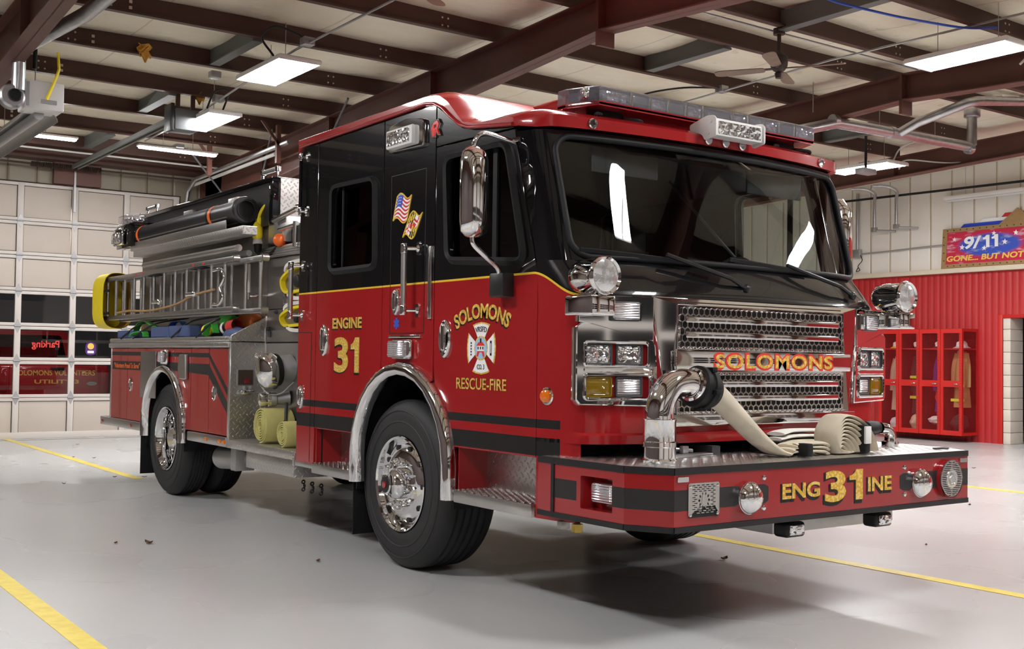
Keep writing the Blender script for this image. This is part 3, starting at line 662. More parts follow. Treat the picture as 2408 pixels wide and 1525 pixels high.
B().text('GONE... BUT NOT FORGOTTEN', -8.0, 3.16, -5.45, 3.26, FS(SX-.003), .002, .03, shear=.15).ob('lettering', 'text_gold', t)
b = B()
for y, z, r in ((7.85, 3.55, .045), (7.7, 3.4, .055), (7.5, 3.55, .04), (7.28, 3.36, .05), (7.1, 3.6, .045), (6.9, 3.44, .055), (6.7, 3.58, .05), (6.5, 3.4, .05)):
    b.plate([(-y+(r if i % 2 == 0 else r*.42)*sin(i*PI/5+.1), z+(r if i % 2 == 0 else r*.42)*cos(i*PI/5+.1)) for i in range(10)], (), FS(SX-.002), .001)
b.ob('stars', 'star_white', t)
B().plate(ys([(6.35, 3.745), (7.0, 3.745), (6.67, 4.0)]), (), FS(SX-.01), .02).ob('top_board', 'wood', t)
for k, (y0, y1, z0, z1, m, l) in enumerate(((5.9, 7.75, 3.75, 3.81, 'lock_blue', 'blue board lying behind the framed sign'), (6.0, 7.4, 3.81, 3.87, 'star_white', 'white board behind the framed sign'), (6.1, 7.0, 3.87, 3.94, 'bag_red', 'red board topmost behind the framed sign'))):
    tag(B().plate(ys([(y0, 3.05), (y1, 3.05), (y1, z0), (y1-.07, z1), (y0, z1)]), (), FS(XR-.035+k*.016), .012).ob('board', m), l, 'board', 'painted boards behind the sign')
# lockers
for k in range(4):
    y0 = 7.42+.42*k; y1 = y0+.42; x0 = 12.7
    t = thing('gear_locker', ['red mesh gear locker nearest the doorway', 'red mesh gear locker second from the doorway', 'red mesh gear locker third from the doorway', 'red mesh gear locker farthest from the doorway, nearest the headlight'][k], 'locker', (x0+.25, (y0+y1)/2, .12), 'red gear lockers')
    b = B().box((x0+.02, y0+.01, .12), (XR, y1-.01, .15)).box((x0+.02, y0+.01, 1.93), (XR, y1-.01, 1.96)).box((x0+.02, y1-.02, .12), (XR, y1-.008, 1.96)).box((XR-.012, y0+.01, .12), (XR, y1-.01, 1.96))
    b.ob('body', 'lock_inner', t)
    b = B()
    if k == 0: b.plate(ys([(-x, z) for x, z in ((x0+.02, .12), (XR, .12), (XR, 1.96), (x0+.02, 1.96))]), [[(x0+.06, .17), (x0+.06, 1.91), (XR-.05, 1.91), (XR-.05, .17)]], FF(y0+.008), .012).ob('side_frame', 'lock_red', t); B().box((x0+.05, y0+.012, .16), (XR-.04, y0+.014, 1.92)).ob('side_mesh', 'perforated_red', t)
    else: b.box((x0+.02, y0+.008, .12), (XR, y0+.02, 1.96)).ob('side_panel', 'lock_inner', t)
    B().box((x0+.05, y0+.02, 1.6), (XR-.02, y1-.02, 1.62)).ob('shelf', 'lock_red', t)
    d = B().plate(ys(rrect(y0+.004, .12, y1-.004, 1.955, .005, 1)), [ys(rrect(y0+.055, .2, y1-.06, .95, .005, 1)), ys(rrect(y0+.055, 1.06, y1-.06, 1.88, .005, 1))], FS(x0), .022, .003).ob('door', 'lock_red', t)
    for z0, z1 in ((.19, .96), (1.05, 1.89)): B().box((x0+.014, y0+.045, z0), (x0+.016, y1-.05, z1)).ob('door_mesh', 'perforated_red', d, flat=True)
    B().box((x0-.03, y0+.06, .995), (x0-.008, y0+.14, 1.015), .005).ob('handle', 'chrome', d)
    b = B()
    for z in [z/20 for z in range(5, 38)]: b.box((x0-.004, y0+.03, z), (x0-.0005, y0+.036, z+.02))
    b.ob('hinge_strip', 'brown_dark', d)
def blob(name, c, s, m, label, cat, seed, group=None):
    rr = random.Random(seed); ph = [rr.random()*6 for _ in range(6)]
    def f(u, v):
        a = 2*PI*u; t = PI*v; w = 1+.13*sin(3*a+ph[0])*sin(t)+.1*sin(5*a+ph[1]+4*t)+.08*sin(7*t+ph[2])
        return (c[0]+s[0]*cos(a)*sin(t)*w, c[1]+s[1]*sin(a)*sin(t)*w, c[2]+s[2]*cos(t)*(1+.05*sin(4*a+ph[3])))
    b = B().grid(f, 28, 18); bmesh.ops.remove_doubles(b.bm, verts=b.bm.verts[:], dist=.0004); bmesh.ops.recalc_face_normals(b.bm, faces=b.bm.faces[:])
    return tag(b.ob(name, m, sm=80), label, cat, group)
def coat(c, w, h, m, label, seed, bands=()):
    t = thing('turnout_coat', label, 'coat', (c[0], c[1], c[2]), 'turnout coats in the lockers')
    ph = seed
    def body(u, v):
        a = 2*PI*u; ww = w*(.55+.5*v+.08*sin(5*a+ph)*v); dd = .09*(.7+.6*v)+.02*sin(7*a+ph)*v
        return (c[0]+dd*cos(a), c[1]+ww*sin(a)*.5, c[2]+h*(1-v)-.04*abs(sin(a))*(1-v))
    B().grid(body, 30, 12, .004).ob('body', m, t)
    for s in (-1, 1): B().sweep(cr([(c[0], c[1]+s*w*.24, c[2]+h*.93), (c[0]-.02, c[1]+s*w*.42, c[2]+h*.7), (c[0]-.03, c[1]+s*w*.46, c[2]+h*.35)]), lambda q: [((.055-.008*q)*cos(i*.785), (.055-.008*q)*sin(i*.785)) for i in range(8)]).ob('sleeve', m, t)
    for z in bands:
        B().box((c[0]-.14, c[1]-w*.42, z), (c[0]-.12, c[1]+w*.42, z+.05), .004).ob('reflective_band', 'reflect_yellow', t)
XL = 12.98
coat((XL, 7.6, .6), .3, 1.0, 'coat_tan', 'tan turnout coat with yellow bands hanging in the locker nearest the doorway', 1, (.95, .7))
blob('folded_gear', (XL, 7.62, .32), (.15, .14, .16), 'coat_black', 'dark gear piled at the bottom of the first locker', 'gear', 3)
coat((XL+.05, 8.0, .5), .28, 1.05, 'cloth_purple', 'dark purple jacket hanging in the second locker', 2)
blob('gear_bag', (XL-.06, 7.98, .78), (.07, .08, .13), 'bag_red', 'bright red bag hanging in the second locker', 'bag', 4)
blob('towel', (XL-.1, 8.04, .36), (.1, .13, .07), 'cloth_white', 'pale grey towel at the bottom of the second locker', 'towel', 5)
coat((XL+.05, 8.46, .45), .28, 1.1, 'coat_black', 'black turnout coat with bright yellow bands in the third locker', 3, (1.08, .72))
blob('folded_gear', (XL-.08, 8.44, .3), (.1, .13, .14), 'coat_beige', 'tan gear heaped at the bottom of the third locker', 'gear', 6)
coat((XL+.05, 8.9, .5), .26, 1.0, 'coat_beige', 'pale coat hanging in the farthest locker', 4)
blob('hood', (XL-.06, 8.88, .26), (.09, .1, .11), 'cloth_white', 'white hood draped at the bottom of the farthest locker', 'hood', 7)
for y, m, l in ((7.6, 'white_plastic', 'white helmet on the shelf of the locker nearest the doorway'), (8.02, 'coat_black', 'black cap on the shelf of the second locker'), (8.45, 'black_paint', 'black helmet with white badge on the shelf of the third locker'), (8.88, 'yellow_plastic', 'yellow helmet on the shelf of the farthest locker')):
    t = thing('fire_helmet', l, 'helmet', (XL, y, 1.62), 'helmets on the locker shelves')
    B().lathe([(0, .13), (.05, .125), (.085, .09), (.1, .03), (.15, .005), (.15, 0), (.09, .01)], (XL, y, 1.625), (0, 0, 1), 24).ob('shell', m, t)
    B().plate(rpoly([(-y-.03, 1.65), (-y+.03, 1.65), (-y+.04, 1.72), (-y, 1.74), (-y-.04, 1.72)], .01), (), FS(XL-.105), .008).ob('front_badge', 'cloth_white', t)
# rack of bottles beyond the doorway
t = thing('bottle_rack', 'grey pipe rack with air bottles seen through the dark doorway', 'rack', (XR+1.2, 6.3, 0))
b = B()
for y in (5.9, 6.1, 6.3, 6.5): b.cyl((XR+1.0, y, .05), (XR+1.0, y, 1.0), .012, n=8).cyl((XR+1.5, y, .05), (XR+1.5, y, 1.0), .012, n=8)
for z in (.1, .4, .62, .85): b.cyl((XR+1.0, 5.8, z), (XR+1.0, 6.6, z), .014, n=8).cyl((XR+1.5, 5.8, z), (XR+1.5, 6.6, z), .014, n=8).cyl((XR+1.0, 6.6, z), (XR+1.5, 6.6, z), .014, n=8)
b.cyl((XR+1.0, 6.6, 0), (XR+1.0, 6.6, 1.0), .02).cyl((XR+1.5, 6.6, 0), (XR+1.5, 6.6, 1.0), .02).ob('rack_frame', 'grey_metal', t)
b = B().cyl((XR+.95, 6.45, .7), (XR+1.6, 6.45, .7), .07, n=18, bev=.03); tag(b.ob('air_bottle', 'coat_beige'), 'pale air bottle lying in the rack beyond the doorway', 'bottle')
b = B().cyl((XR+.95, 6.2, .7), (XR+1.6, 6.2, .7), .07, n=18, bev=.03); tag(b.ob('air_bottle', 'white_plastic'), 'second air bottle in the rack, nearer the camera side', 'bottle')
# ------------------------------------------------------------------ outside the overhead door: red pickup from behind
t = thing('pickup_truck', 'red pickup with gold lettering on its tailgate seen through the door glass', 'pickup truck', (.13, 17.5, 0))
X0, X1, YP = -.78, 1.05, 16.6
B().box((X0, YP, .5), (X1, YP+2.2, 1.12), .06, seg=3).ob('bed', 'ev_red', t)
B().box((X0+.17, YP-.02, .55), (X1-.17, YP+.03, 1.1), .03, seg=3).ob('tailgate', 'ev_red', t)
B().box((X0-.02, YP-.12, .42), (X1+.02, YP, .56), .03).ob('bumper', 'chrome_soft', t)
B().plate(rpoly([(-.78, 1.1), (1.05, 1.1), (.88, 1.75), (-.61, 1.75)], .08), (), FF(YP+2.2), .9, .03).ob('cab', 'ev_red', t)
B().plate(rpoly([(-.6, 1.2), (.87, 1.2), (.76, 1.66), (-.49, 1.66)], .06), (), FF(YP+2.19), .02).ob('rear_window', 'dark_glass', t)
for x in (X0+.08, X1-.08): lab(B().box((x-.075, YP-.03, .66), (x+.075, YP+.05, 1.06), .02).ob('tail_light', 'red_lens', t), 'red tail light')
for x in (X0+.12, X1-.12):
    for y in (YP+.8, YP+3.6): B().cyl((x-.1, y, .37), (x+.1, y, .37), .37, n=28, bev=.04).ob('wheel', 'tire', t)
B().box((X0+.02, YP+3.0, .5), (X1-.02, YP+4.6, 1.12), .1, seg=3).ob('hood', 'ev_red', t)
b = B().text('SOLOMONS VOLUNTEERS', -.52, .94, .8, 1.03, FF(YP-.021), .002, .015); b.ob('tailgate_lettering', 'text_gold', t)
b = B().text('UTILITY 3', -.2, .8, .53, .87, FF(YP-.021), .002, .02); b.ob('tailgate_lettering', 'text_gold', t)
B().box((.05, YP-.035, 1.03), (.28, YP-.02, 1.08), .006).ob('tailgate_handle', 'black_satin', t)
B().plate(circ(.75, .8, .09, 20, .035), (), FF(YP-.021), .006).ob('round_badge', 'chrome_soft', t)
# bay beyond the door
struct(B().box((-7, 24, -.02), (8, 24.2, 6)).ob('wall_outside', 'neighbour_wall', flat=True))
t = thing('added_lamp', 'added unseen lamp outside above the overhead door, brightening the pickup', 'lamp', (-.4, YB+.3, 3.9)); B().box((-.6, YB+.15, 3.9), (-.2, YB+.4, 4.05), .02).ob('housing', 'dark_grey', t)  # unseen lamp added to brighten the pickup behind the door glass
L = bpy.data.lights.new('pickup_fill', 'AREA'); L.energy = 90; L.size = .3; L.color = (1, .93, .85); lo = bpy.data.objects.new('pickup_fill', L); COL.objects.link(lo); lo.parent = t; lo.matrix_world = TR((-.4, YB+.3, 3.88)) @ RX(R(40))
# ------------------------------------------------------------------ the fire engine: cab
T = thing('fire_engine', 'red and black fire engine number 31 parked in the station bay', 'fire engine')
def SF(s, x): return FS(-x) if s < 0 else FL(x)
def sp(s, pts): return [(-y, z) for y, z in pts] if s < 0 else [(y, z) for y, z in pts]
FCY, FCZ, FR = 2.335, .685, .612
def arc(a0, a1, r=FR, cy=FCY, cz=FCZ, n=14): return [(cy+r*cos(R(a0+(a1-a0)*i/n)), cz+r*sin(R(a0+(a1-a0)*i/n))) for i in range(n+1)]
def ang(y, r=FR): return math.degrees(math.acos((y-FCY)/r))
W1 = rpoly([(3.365, 1.915), (2.71, 1.915), (2.73, 2.505), (3.345, 2.515)], .07)
W2 = rpoly([(1.84, 1.9), (1.06, 1.845), (1.235, 2.515), (1.86, 2.515)], .08)
crew = [(3.58, .815), (3.58, 2.852), (2.628, 2.858), (2.628, 1.31)]+arc(ang(2.628)-1, 12)+[(2.95, .815)]
mid = [(2.62, 2.858), (2.05, 2.862), (1.99, 2.845), (1.99, 1.22)]+arc(ang(1.99), ang(2.62))
front = [(1.982, 2.592), (1.176, 2.578), (1.06, 2.14), (.952, 1.78), (.952, .812), (1.665, .812)]+arc(168, ang(1.975)+1)+[(1.982, 1.3)]
header = [(1.982, 2.84), (1.93, 2.81), (1.86, 2.77), (1.76, 2.7), (1.69, 2.665), (1.6, 2.645), (1.2, 2.6), (1.182, 2.585), (1.982, 2.598)]
pillar = [(3.88, .53), (3.88, 2.858), (3.588, 2.852), (3.588, .53)]
SX_ = 1.25
for s in (-1, 1):
    P = lambda pts, holes=(), x=SX_, th=.045, bv=.004: B().plate(sp(s, pts), [sp(s, h) for h in holes], SF(s, x), th, bv)
    P(pillar).ob('rear_pillar_panel', 'cab_livery', T)
    cd = P(crew, [W1]).ob('crew_door', 'cab_livery', T)
    P(mid).ob('center_panel', 'cab_livery', T)
    fd = P(front, [W2]).ob('front_door', 'cab_livery', T)
    P(header).ob('header_panel', 'cab_livery', T)
    P(rpoly([(y+(.0), z) for y, z in W1], .01, 1), (), SX_-.028, .006, 0).ob('window', 'dark_glass', cd, flat=True)
    P(W2, (), SX_-.028, .006, 0).ob('window', 'side_glass' if s < 0 else 'driver_glass', fd, flat=True)
    for w, d in ((W1, cd), (W2, fd)):
        pa = [Vector((s*(SX_+.006), y, z)) for y, z in w]
        B().sweep(pa, [(.022, -.012), (.02, .014), (-.02, .014), (-.022, -.012)], closed=True).ob('window_gasket', 'black_rubber', d)
    B().box((s*(SX_-.02)-.006, 3.22, 1.93), (s*(SX_-.02)+.004, 3.235, 2.5)).ob('window_divider', 'black_rubber', cd)
    B().box((s*(SX_-.02)-.006, 1.36, 1.87), (s*(SX_-.02)+.006, 1.4, 2.51)).ob('window_divider', 'black_rubber', fd)
    # dark liner behind the gaps, with the same openings
    lin = [(3.86, .56), (3.86, 2.84), (1.98, 2.84), (1.7, 2.66), (1.22, 2.58), (.98, 1.8), (.98, .83), (1.68, .83)]+arc(166, 14, FR+.01)+[(2.96, .83), (3.56, .83), (3.56, .56)]
    B().plate(sp(s, lin), [sp(s, W1), sp(s, W2)], SF(s, SX_-.048), .012).ob('inner_liner', 'interior', T, flat=True)
    # fender ring around the front wheel
    pa = [Vector((s*1.262, y, z)) for y, z in [(2.948, .505), (2.948, .6)]+arc(2, 178, FR+.003)+[(1.722, .6), (1.722, .505)]]
    sec = [(.0, -.03), (.0, .02), (-.015, .045), (-.045, .055), (-.075, .045), (-.09, .015), (-.09, -.03)]
    n = len(pa); fr_ = B(); bm = bmesh.new(); rows = []
    for i, p in enumerate(pa):
        c = Vector((p.x, FCY, max(p.z if p.z < FCZ else FCZ, 0))); rad = (p-c).normalized() if p.z > FCZ else Vector((0, 1 if p.y > FCY else -1, 0))
        rows.append([bm.verts.new(p+rad*a*1.0+Vector((s*b_, 0, 0))) for a, b_ in sec])
    for a, b_ in zip(rows, rows[1:]):
        for j in range(len(sec)): bm.faces.new((a[j], a[(j+1) % len(sec)], b_[(j+1) % len(sec)], b_[j]))
    bm.faces.new(rows[0]); bm.faces.new(rows[-1][::-1]); bmesh.ops.recalc_face_normals(bm, faces=bm.faces[:])
    fr_.take(bm).ob('wheel_arch_trim', 'chrome', T, sm=60)
    def well(u, v, s=s, r=.6, cy=FCY, cz=FCZ): 
        if u < .12: return (s*(1.25-.62*v), cy-r, .45+(cz-.45)*u/.12)
        if u > .88: return (s*(1.25-.62*v), cy+r, .45+(cz-.45)*(1-u)/.12)
        a = PI*(1-(u-.12)/.76); return (s*(1.25-.62*v), cy+r*cos(a), cz+r*sin(a))
    B().grid(well, 50, 1, .01).plate(sp(s, [(FCY-.62, .45)]+arc(0, 180, .62)[::1]+[(FCY+.62, .45)]) if False else sp(s, arc(0, 180, .62)+[(FCY-.62, .45), (FCY+.62, .45)]), (), SF(s, .66), .02).ob('wheel_well', 'black_rubber', T)
    # step wells and steps
    for y0, y1, nm in ((.952, 1.7, 'front'), (2.96, 3.565, 'rear')):
        b = B().box((s*1.04, y0, .56), (s*1.03, y1, .82)); b.ob('step_riser', 'tread_yz', T, flat=True)
        B().box((s*1.24, y1-.004, .56), (s*1.03, y1+.004, .82)).box((s*1.24, y0-.004, .56), (s*1.03, y0+.004, .82)).box((s*1.24, y0, .815), (s*1.03, y1, .825)).ob('step_well', 'red_paint', T, flat=True)
        b = B().box((s*1.03, y0, .5), (s*1.275, y1, .567), .006); st = b.ob('step', 'aluminium', T)
        b = B()
        k = 0
        y = y0+.02
        while y < y1-.03:
            for j in range(6):
                xx = 1.06+j*.037+(.018 if k % 2 else 0); b.lathe([(.017, 0), (.013, .008), (.008, .008), (.006, 0)], (s*xx, y+.015, .567), (0, 0, 1), 8)
            y += .036; k += 1
        b.ob('step_grip', 'chrome_soft', st)
B().box((-1.24, 3.6, .55), (-1.03, 3.87, .56)).ob('pillar_foot', 'chrome_soft', T)
B().box((-1.256, 3.6, .525), (-1.2, 3.88, .562), .004).ob('sill_strip', 'aluminium', T)
# plan curves of the cab front at three heights
XA = [(0, .52), (.35, .52), (.7, .523), (.85, .548), (1.0, .585), (1.1, .62), (1.18, .675), (1.225, .77), (1.25, .945)]
XB = [(0, .635), (.35, .645), (.7, .675), (.83, .695), (.97, .73), (1.09, .77), (1.17, .81), (1.22, .88), (1.25, .962)]
XC = [(0, .845), (.35, .857), (.7, .89), (.83, .91), (.97, .937), (1.09, .97), (1.175, 1.0), (1.22, 1.06), (1.25, 1.165)]
cA, cB, cC = cr(XA, 4), cr(XB, 4), cr(XC, 4); NP = len(cA)-1
def pl(c, t):     # t in -1..1
    f = abs(t)*NP; i = min(int(f), NP-1); p = c[i].lerp(c[i+1], f-i); return (p.x if t >= 0 else -p.x), p.y
def yfA(x):
    x = abs(x)
    for a, b in zip(cA, cA[1:]):
        if a.x <= x <= b.x: return a.y+(b.y-a.y)*(x-a.x)/max(1e-6, b.x-a.x)
    return cA[-1].y
ZA = [.9, .945, .955, .965, 1.1, 1.3, 1.5, 1.64, 1.67, 1.7, 1.76, 1.82, 1.845]
def shell(u, v):
    t = u*2-1; f = v*(len(ZA)-1); i = min(int(f), len(ZA)-2); z = ZA[i]+(ZA[i+1]-ZA[i])*(f-i)
    xa, ya = pl(cA, t); xb, yb = pl(cB, t)
    k = 0 if z < 1.66 else ((z-1.66)/.185)
    x = xa+(xb-xa)*k; y = ya+(yb-ya)*k**1.15
    if z < .955 and abs(t) < .86: y -= .03*min(1, (.86-abs(t))*12)
    return (x, y, z)
B().grid(shell, 2*NP, len(ZA)-1, .02).ob('cab_front', 'cab_livery', T, sm=50)
for s in (-1, 1):
    def post(u, v, s=s):
        x, y = pl(cA, .74+.26*u); return (s*x, y, .5+.42*v)
    B().grid(post, 20, 4, .02).box((s*1.1, .86, .5), (s*1.235, .947, .9), .004).ob('corner_post', 'cab_livery', T, sm=60)
# windshield surface: black border and glass
def ws(u, v):
    t = u*2-1; xb, yb = pl(cB, t); xc, yc = pl(cC, t); return (xb+(xc-xb)*v, yb+(yc-yb)*v, 1.845+.715*v)
TG = 24/32.0
def inside(u, v, m=0.):
    t = abs(u*2-1); w = abs(pl(cB, t)[0]); h = v*.715
    X0, Zl, Zh, r = 1.145-m, .02+m, .68-m, .1
    if w > X0 or h < Zl or h > Zh: return False
    if w > X0-r:
        for zc in (Zl+r, Zh-r):
            if (zc == Zl+r and h < zc) or (zc == Zh-r and h > zc): return (w-X0+r)**2+(h-zc)**2 < r*r
    return True
B().grid(ws, 192, 60, .012, keep=lambda u, v: not inside(u, v, .008)).ob('windshield_surround', 'black_paint', T, sm=60)
gl = B().grid(lambda u, v: tuple(Vector(ws(u, v))+Vector((0, .008, 0))), 96, 20, 0, keep=lambda u, v: inside(u, v, -.02)).ob('windshield', 'windshield_glass', T, sm=80)
def wsp(w, h):   # surface point from half width w (at bottom) and height fraction
    lo, hi = 0, 1
    for _ in range(24):
        m_ = (lo+hi)/2
        if pl(cB, m_)[0] < abs(w): lo = m_
        else: hi = m_
    return Vector(ws((lo if w >= 0 else -lo)*.5+.5, h/.715))
ring = [wsp(x, z) for x, z in rrect(-1.145, .02, 1.145, .68, .1, 8)]
fine = []
for a, b in zip(ring, ring[1:]+ring[:1]):
    fine.append(a)
fl = rrect(-1.145, .02, 1.145, .68, .1, 8); pts = []
for (a, b), (c, d) in zip(fl, fl[1:]+fl[:1]):
    n = max(1, int(math.hypot(c-a, d-b)/.08))
    for i in range(n): pts.append(wsp(a+(c-a)*i/n, b+(d-b)*i/n)+Vector((0, -.006, 0)))
B().tube(pts, .017, 8, True).ob('windshield_gasket', 'black_rubber', T, sm=80)
# roof
def ztop(y):
    P = [(.7, 2.645), (.95, 2.67), (1.2, 2.69), (1.55, 2.705), (1.68, 2.735), (1.84, 2.88), (1.95, 2.94), (2.1, 2.955), (4, 2.955)]
    for (a, za), (c, zc) in zip(P, P[1:]):
        if a <= y <= c:
            k = (y-a)/(c-a); return za+(zc-za)*k
    return P[-1][1]
def yroof(x): x = abs(x); return .815+.135*(x/1.2)**2.4+(.16*((x-1.15)/.115)**2 if x > 1.15 else 0)
def rx(u):
    t = u*2-1; return 1.265*(t if abs(t) < .9 else math.copysign(.9+(abs(t)-.9)*1.0, t))
def roof(u, v):
    x = rx(u); y0 = yroof(x); y = y0+(3.9-y0)*v**1.4; e = max(0, (abs(x)-1.14)/.125); f = max(0, 1-(y-y0)/.12)
    return (x, y, ztop(y)-.038*e*e-.035*f*f)
rb = B().grid(roof, 60, 70)
def zlip(x, y):
    if abs(x) < 1.255: return 2.568
    P = [(0, 2.575), (1.0, 2.575), (1.2, 2.592), (1.6, 2.64), (1.7, 2.672), (1.8, 2.735), (1.9, 2.805), (1.99, 2.845), (2.1, 2.862), (3.95, 2.856)]
    for (a, za), (c, zc) in zip(P, P[1:]):
        if a <= y <= c: return za+(zc-za)*(y-a)/(c-a)
    return 2.86
ed = [e for e in rb.bm.edges if len(e.link_faces) == 1]
ex = bmesh.ops.extrude_edge_only(rb.bm, edges=ed); nv = [v for v in ex['geom'] if isinstance(v, bmesh.types.BMVert)]
for v in nv:
    v.co.z = zlip(v.co.x, v.co.y) if v.co.y < 3.88 else 2.82
ex = bmesh.ops.extrude_edge_only(rb.bm, edges=[e for e in ex['geom'] if isinstance(e, bmesh.types.BMEdge)]); 
for v in [v for v in ex['geom'] if isinstance(v, bmesh.types.BMVert)]:
    v.co.x *= .97; v.co.y += .03 if v.co.y < 1.3 else (-.02 if v.co.y > 3.8 else 0); v.co.z += .004
bmesh.ops.recalc_face_normals(rb.bm, faces=rb.bm.faces[:])
rb.ob('roof', 'red_paint', T, sm=35)
# drip moulding along the roof edge
for s in (-1, 1):
    pa = [Vector((s*1.27, y, zlip(1.26, y)+.012)) for y in (3.86, 3, 2.2, 2.1, 2.04, 1.99, 1.95, 1.9, 1.85, 1.8, 1.75, 1.7, 1.65, 1.6, 1.5, 1.3, 1.17)]
    B().tube(cr(pa, 3), .011, 8).ob('drip_rail', 'red_paint', T, sm=80)
B().box((-.6, 1.45, 2.72), (.6, 2.1, 2.93), .04, seg=3).ob('roof_hump', 'red_paint', T)
# interior
def dash(u, v):
    x = -1.17+2.34*u; P = [(.72, 1.3), (.7, 1.72), (.82, 1.79), (1.05, 1.83), (1.2, 1.78), (1.28, 1.6), (1.3, 1.1)]
    f = v*6; i = min(int(f), 5); a = Vector(P[i]).lerp(Vector(P[i+1]), f-i); bulge = .05*math.exp(-((x-.55)/.3)**2)
    return (x, a.x+.12*(abs(x)/1.17)**2.5*(1 if v < .5 else 0), a.y+bulge*(1 if .25 < v < .8 else 0)-.0)
B().grid(dash, 40, 18, .01).ob('dashboard', 'cab_dash', T)
B().lathe([(.2, 0), (.214, .008), (.2, .016), (.19, .008)], (.55, 1.33, 1.83), (0, .75, .66), 32, True).tube([(.55, 1.33, 1.84), (.55, 1.15, 1.65)], .03, 10).tube([(.36, 1.33, 1.84), (.74, 1.33, 1.84)], .012, 8).ob('steering_wheel', 'black_satin', T)
for x in (-.6, .55):
    st = B().box((x-.26, 1.75, 1.3), (x+.26, 2.25, 1.46), .05, seg=3).ob('seat', 'seat', T)
    B().box((x-.25, 2.2, 1.42), (x+.25, 2.34, 2.05), .05, seg=3).ob('backrest', 'seat', st); B().box((x-.14, 2.22, 2.08), (x+.14, 2.32, 2.28), .04, seg=3).ob('headrest', 'seat', st)
B().box((-.3, 1.2, 1.2), (.25, 2.6, 1.7), .06).ob('engine_cover', 'interior', T)
B().box((-1.18, 3.8, .9), (1.18, 3.84, 2.84)).ob('cab_rear_wall', 'interior', T, flat=True)
B().box((-1.18, 1.2, 2.54), (1.18, 3.84, 2.56)).ob('cab_headliner', 'interior', T, flat=True)
B().box((-1.18, .9, 1.32), (1.18, 3.84, 1.36)).ob('cab_floor', 'interior', T, flat=True)
B().box((-1.24, 3.86, .53), (1.24, 3.88, 2.84)).ob('cab_rear_panel', 'aluminium_dull', T, flat=True)
for x in (-.62, .62): B().box((x-.25, .98, 2.36), (x+.25, 1.0, 2.5), .01, RX(0)).ob('sun_visor', 'interior', T)
B().tube([(.3, 1.6, 2.5), (.55, 1.2, 1.95)], .01, 6).ob('gooseneck_mount', 'dark_grey', T)
# ---- lettering and decals on the right side
def gold(txt, y0, z0, y1, z1, x=-1.252, sh=.012, off=.03, arc_=0., nm='lettering', sp_=1.):
    for dy, dz, m, dx in ((-sh*.0, 0, 'gold_leaf', 0), (sh*.6, -sh*.75, 'text_black', .0012)):
        B().text(txt, -y0-dy, z0+dz, -y1-dy, z1+dz, FS(x+dx), .0012, off+(.012 if dx else 0), arc_, sp=sp_).ob(nm, m, T)
gold('ENGINE', 3.318, 1.518, 2.89, 1.593)
gold('3', 3.285, 1.217, 3.075, 1.46, off=.03)
digit_one(B(), -3.04, 1.22, -2.92, 1.457, FS(-1.252), .0012).ob('lettering', 'gold_leaf', T); digit_one(B(), -3.047, 1.211, -2.927, 1.448, FS(-1.2508), .0012, .006).ob('lettering', 'text_black', T)
gold('SOLOMONS', 1.725, 1.49, 1.215, 1.575, arc_=.062)
gold('RESCUE-FIRE', 1.72, 1.15, 1.22, 1.215, sh=.0, off=.012)
# maltese cross emblem
def emblem(y, z, w, h):
    E_ = lambda pts: [(-y+a*w, z+b*h) for a, b in pts]
    x = -1.252
    top = [(-.62, .93), (-.35, 1.0), (0, 1.04), (.35, 1.0), (.62, .93), (.5, .78), (.28, .45), (.1, .36), (-.1, .36), (-.28, .45), (-.5, .78)]
    rot = lambda pts, q: [((a, b), (b, -a), (-a, -b), (-b, a))[q] for a, b in pts]
    em = None
    for q in range(4):
        o = B().plate(E_([(a*1.06, b*1.03) for a, b in rot(top, q)]), (), FS(x), .001).ob('emblem_outline', 'gold_leaf', T)
        B().plate(E_(rot([(a*.94, b*.97) for a, b in top], q)), (), FS(x-.001), .0012).ob('emblem_lobe', 'star_white', T); em = em or o
    B().plate(E_(circ(0, 0, .5, 40)), (), FS(x-.002), .0012).ob('emblem_ring', 'gold_leaf', T)
    B().plate(E_(circ(0, 0, .44, 40)), (), FS(x-.003), .0012).ob('emblem_picture', 'sky_blue', T)
    b = B(); b.plate(E_([(-.26, -.12), (.26, -.12), (.26, .12), (-.26, .12)]), (), FS(x-.004), .001); b.mi = 1
    b.plate(E_([(-.32, .1), (.32, .1), (.16, .24), (-.16, .24)]), (), FS(x-.005), .001); b.plate(E_([(-.3, -.34), (-.2, -.34), (-.1, -.16), (.1, -.16), (.2, -.34), (.3, -.34), (.24, -.12), (-.24, -.12)]), (), FS(x-.005), .001)
    b.mi = 2; b.plate(E_([(-.05, .22), (.05, .22), (.05, .4), (-.05, .4)]), (), FS(x-.005), .001)
    for a in (-.18, 0, .18): b.plate(E_([(a-.04, -.05), (a+.04, -.05), (a+.04, .06), (a-.04, .06)]), (), FS(x-.005), .001)
    b.ob('emblem_lighthouse', ['star_white', 'text_red', 'cable_black'], T)
    B().text('VRSFD', -y-.38*w, z+.62*h, -y+.38*w, z+.84*h, FS(x-.002), .001, .0, .05*h).ob('emblem_lettering', 'text_black', T)
    B().text('CO. 3', -y-.27*w, z-.86*h, -y+.27*w, z-.66*h, FS(x-.002), .001, .0).ob('emblem_lettering', 'text_black', T)
    b = B().plate(E_([(.68, -.3), (.8, -.3), (.8, .3), (.68, .3)]), [E_([(.71, -.2), (.77, -.2), (.77, .2), (.71, .2)])], FS(x-.002), .001)
    for k in range(5): b.plate(E_([(-.8, -.3+k*.12), (-.7, -.3+k*.12), (-.72, -.23+k*.12), (-.78, -.22+k*.12)]), (), FS(x-.002), .001)
    b.ob('emblem_tools', 'text_black', T)
emblem(1.47, 1.384, .132, .138)
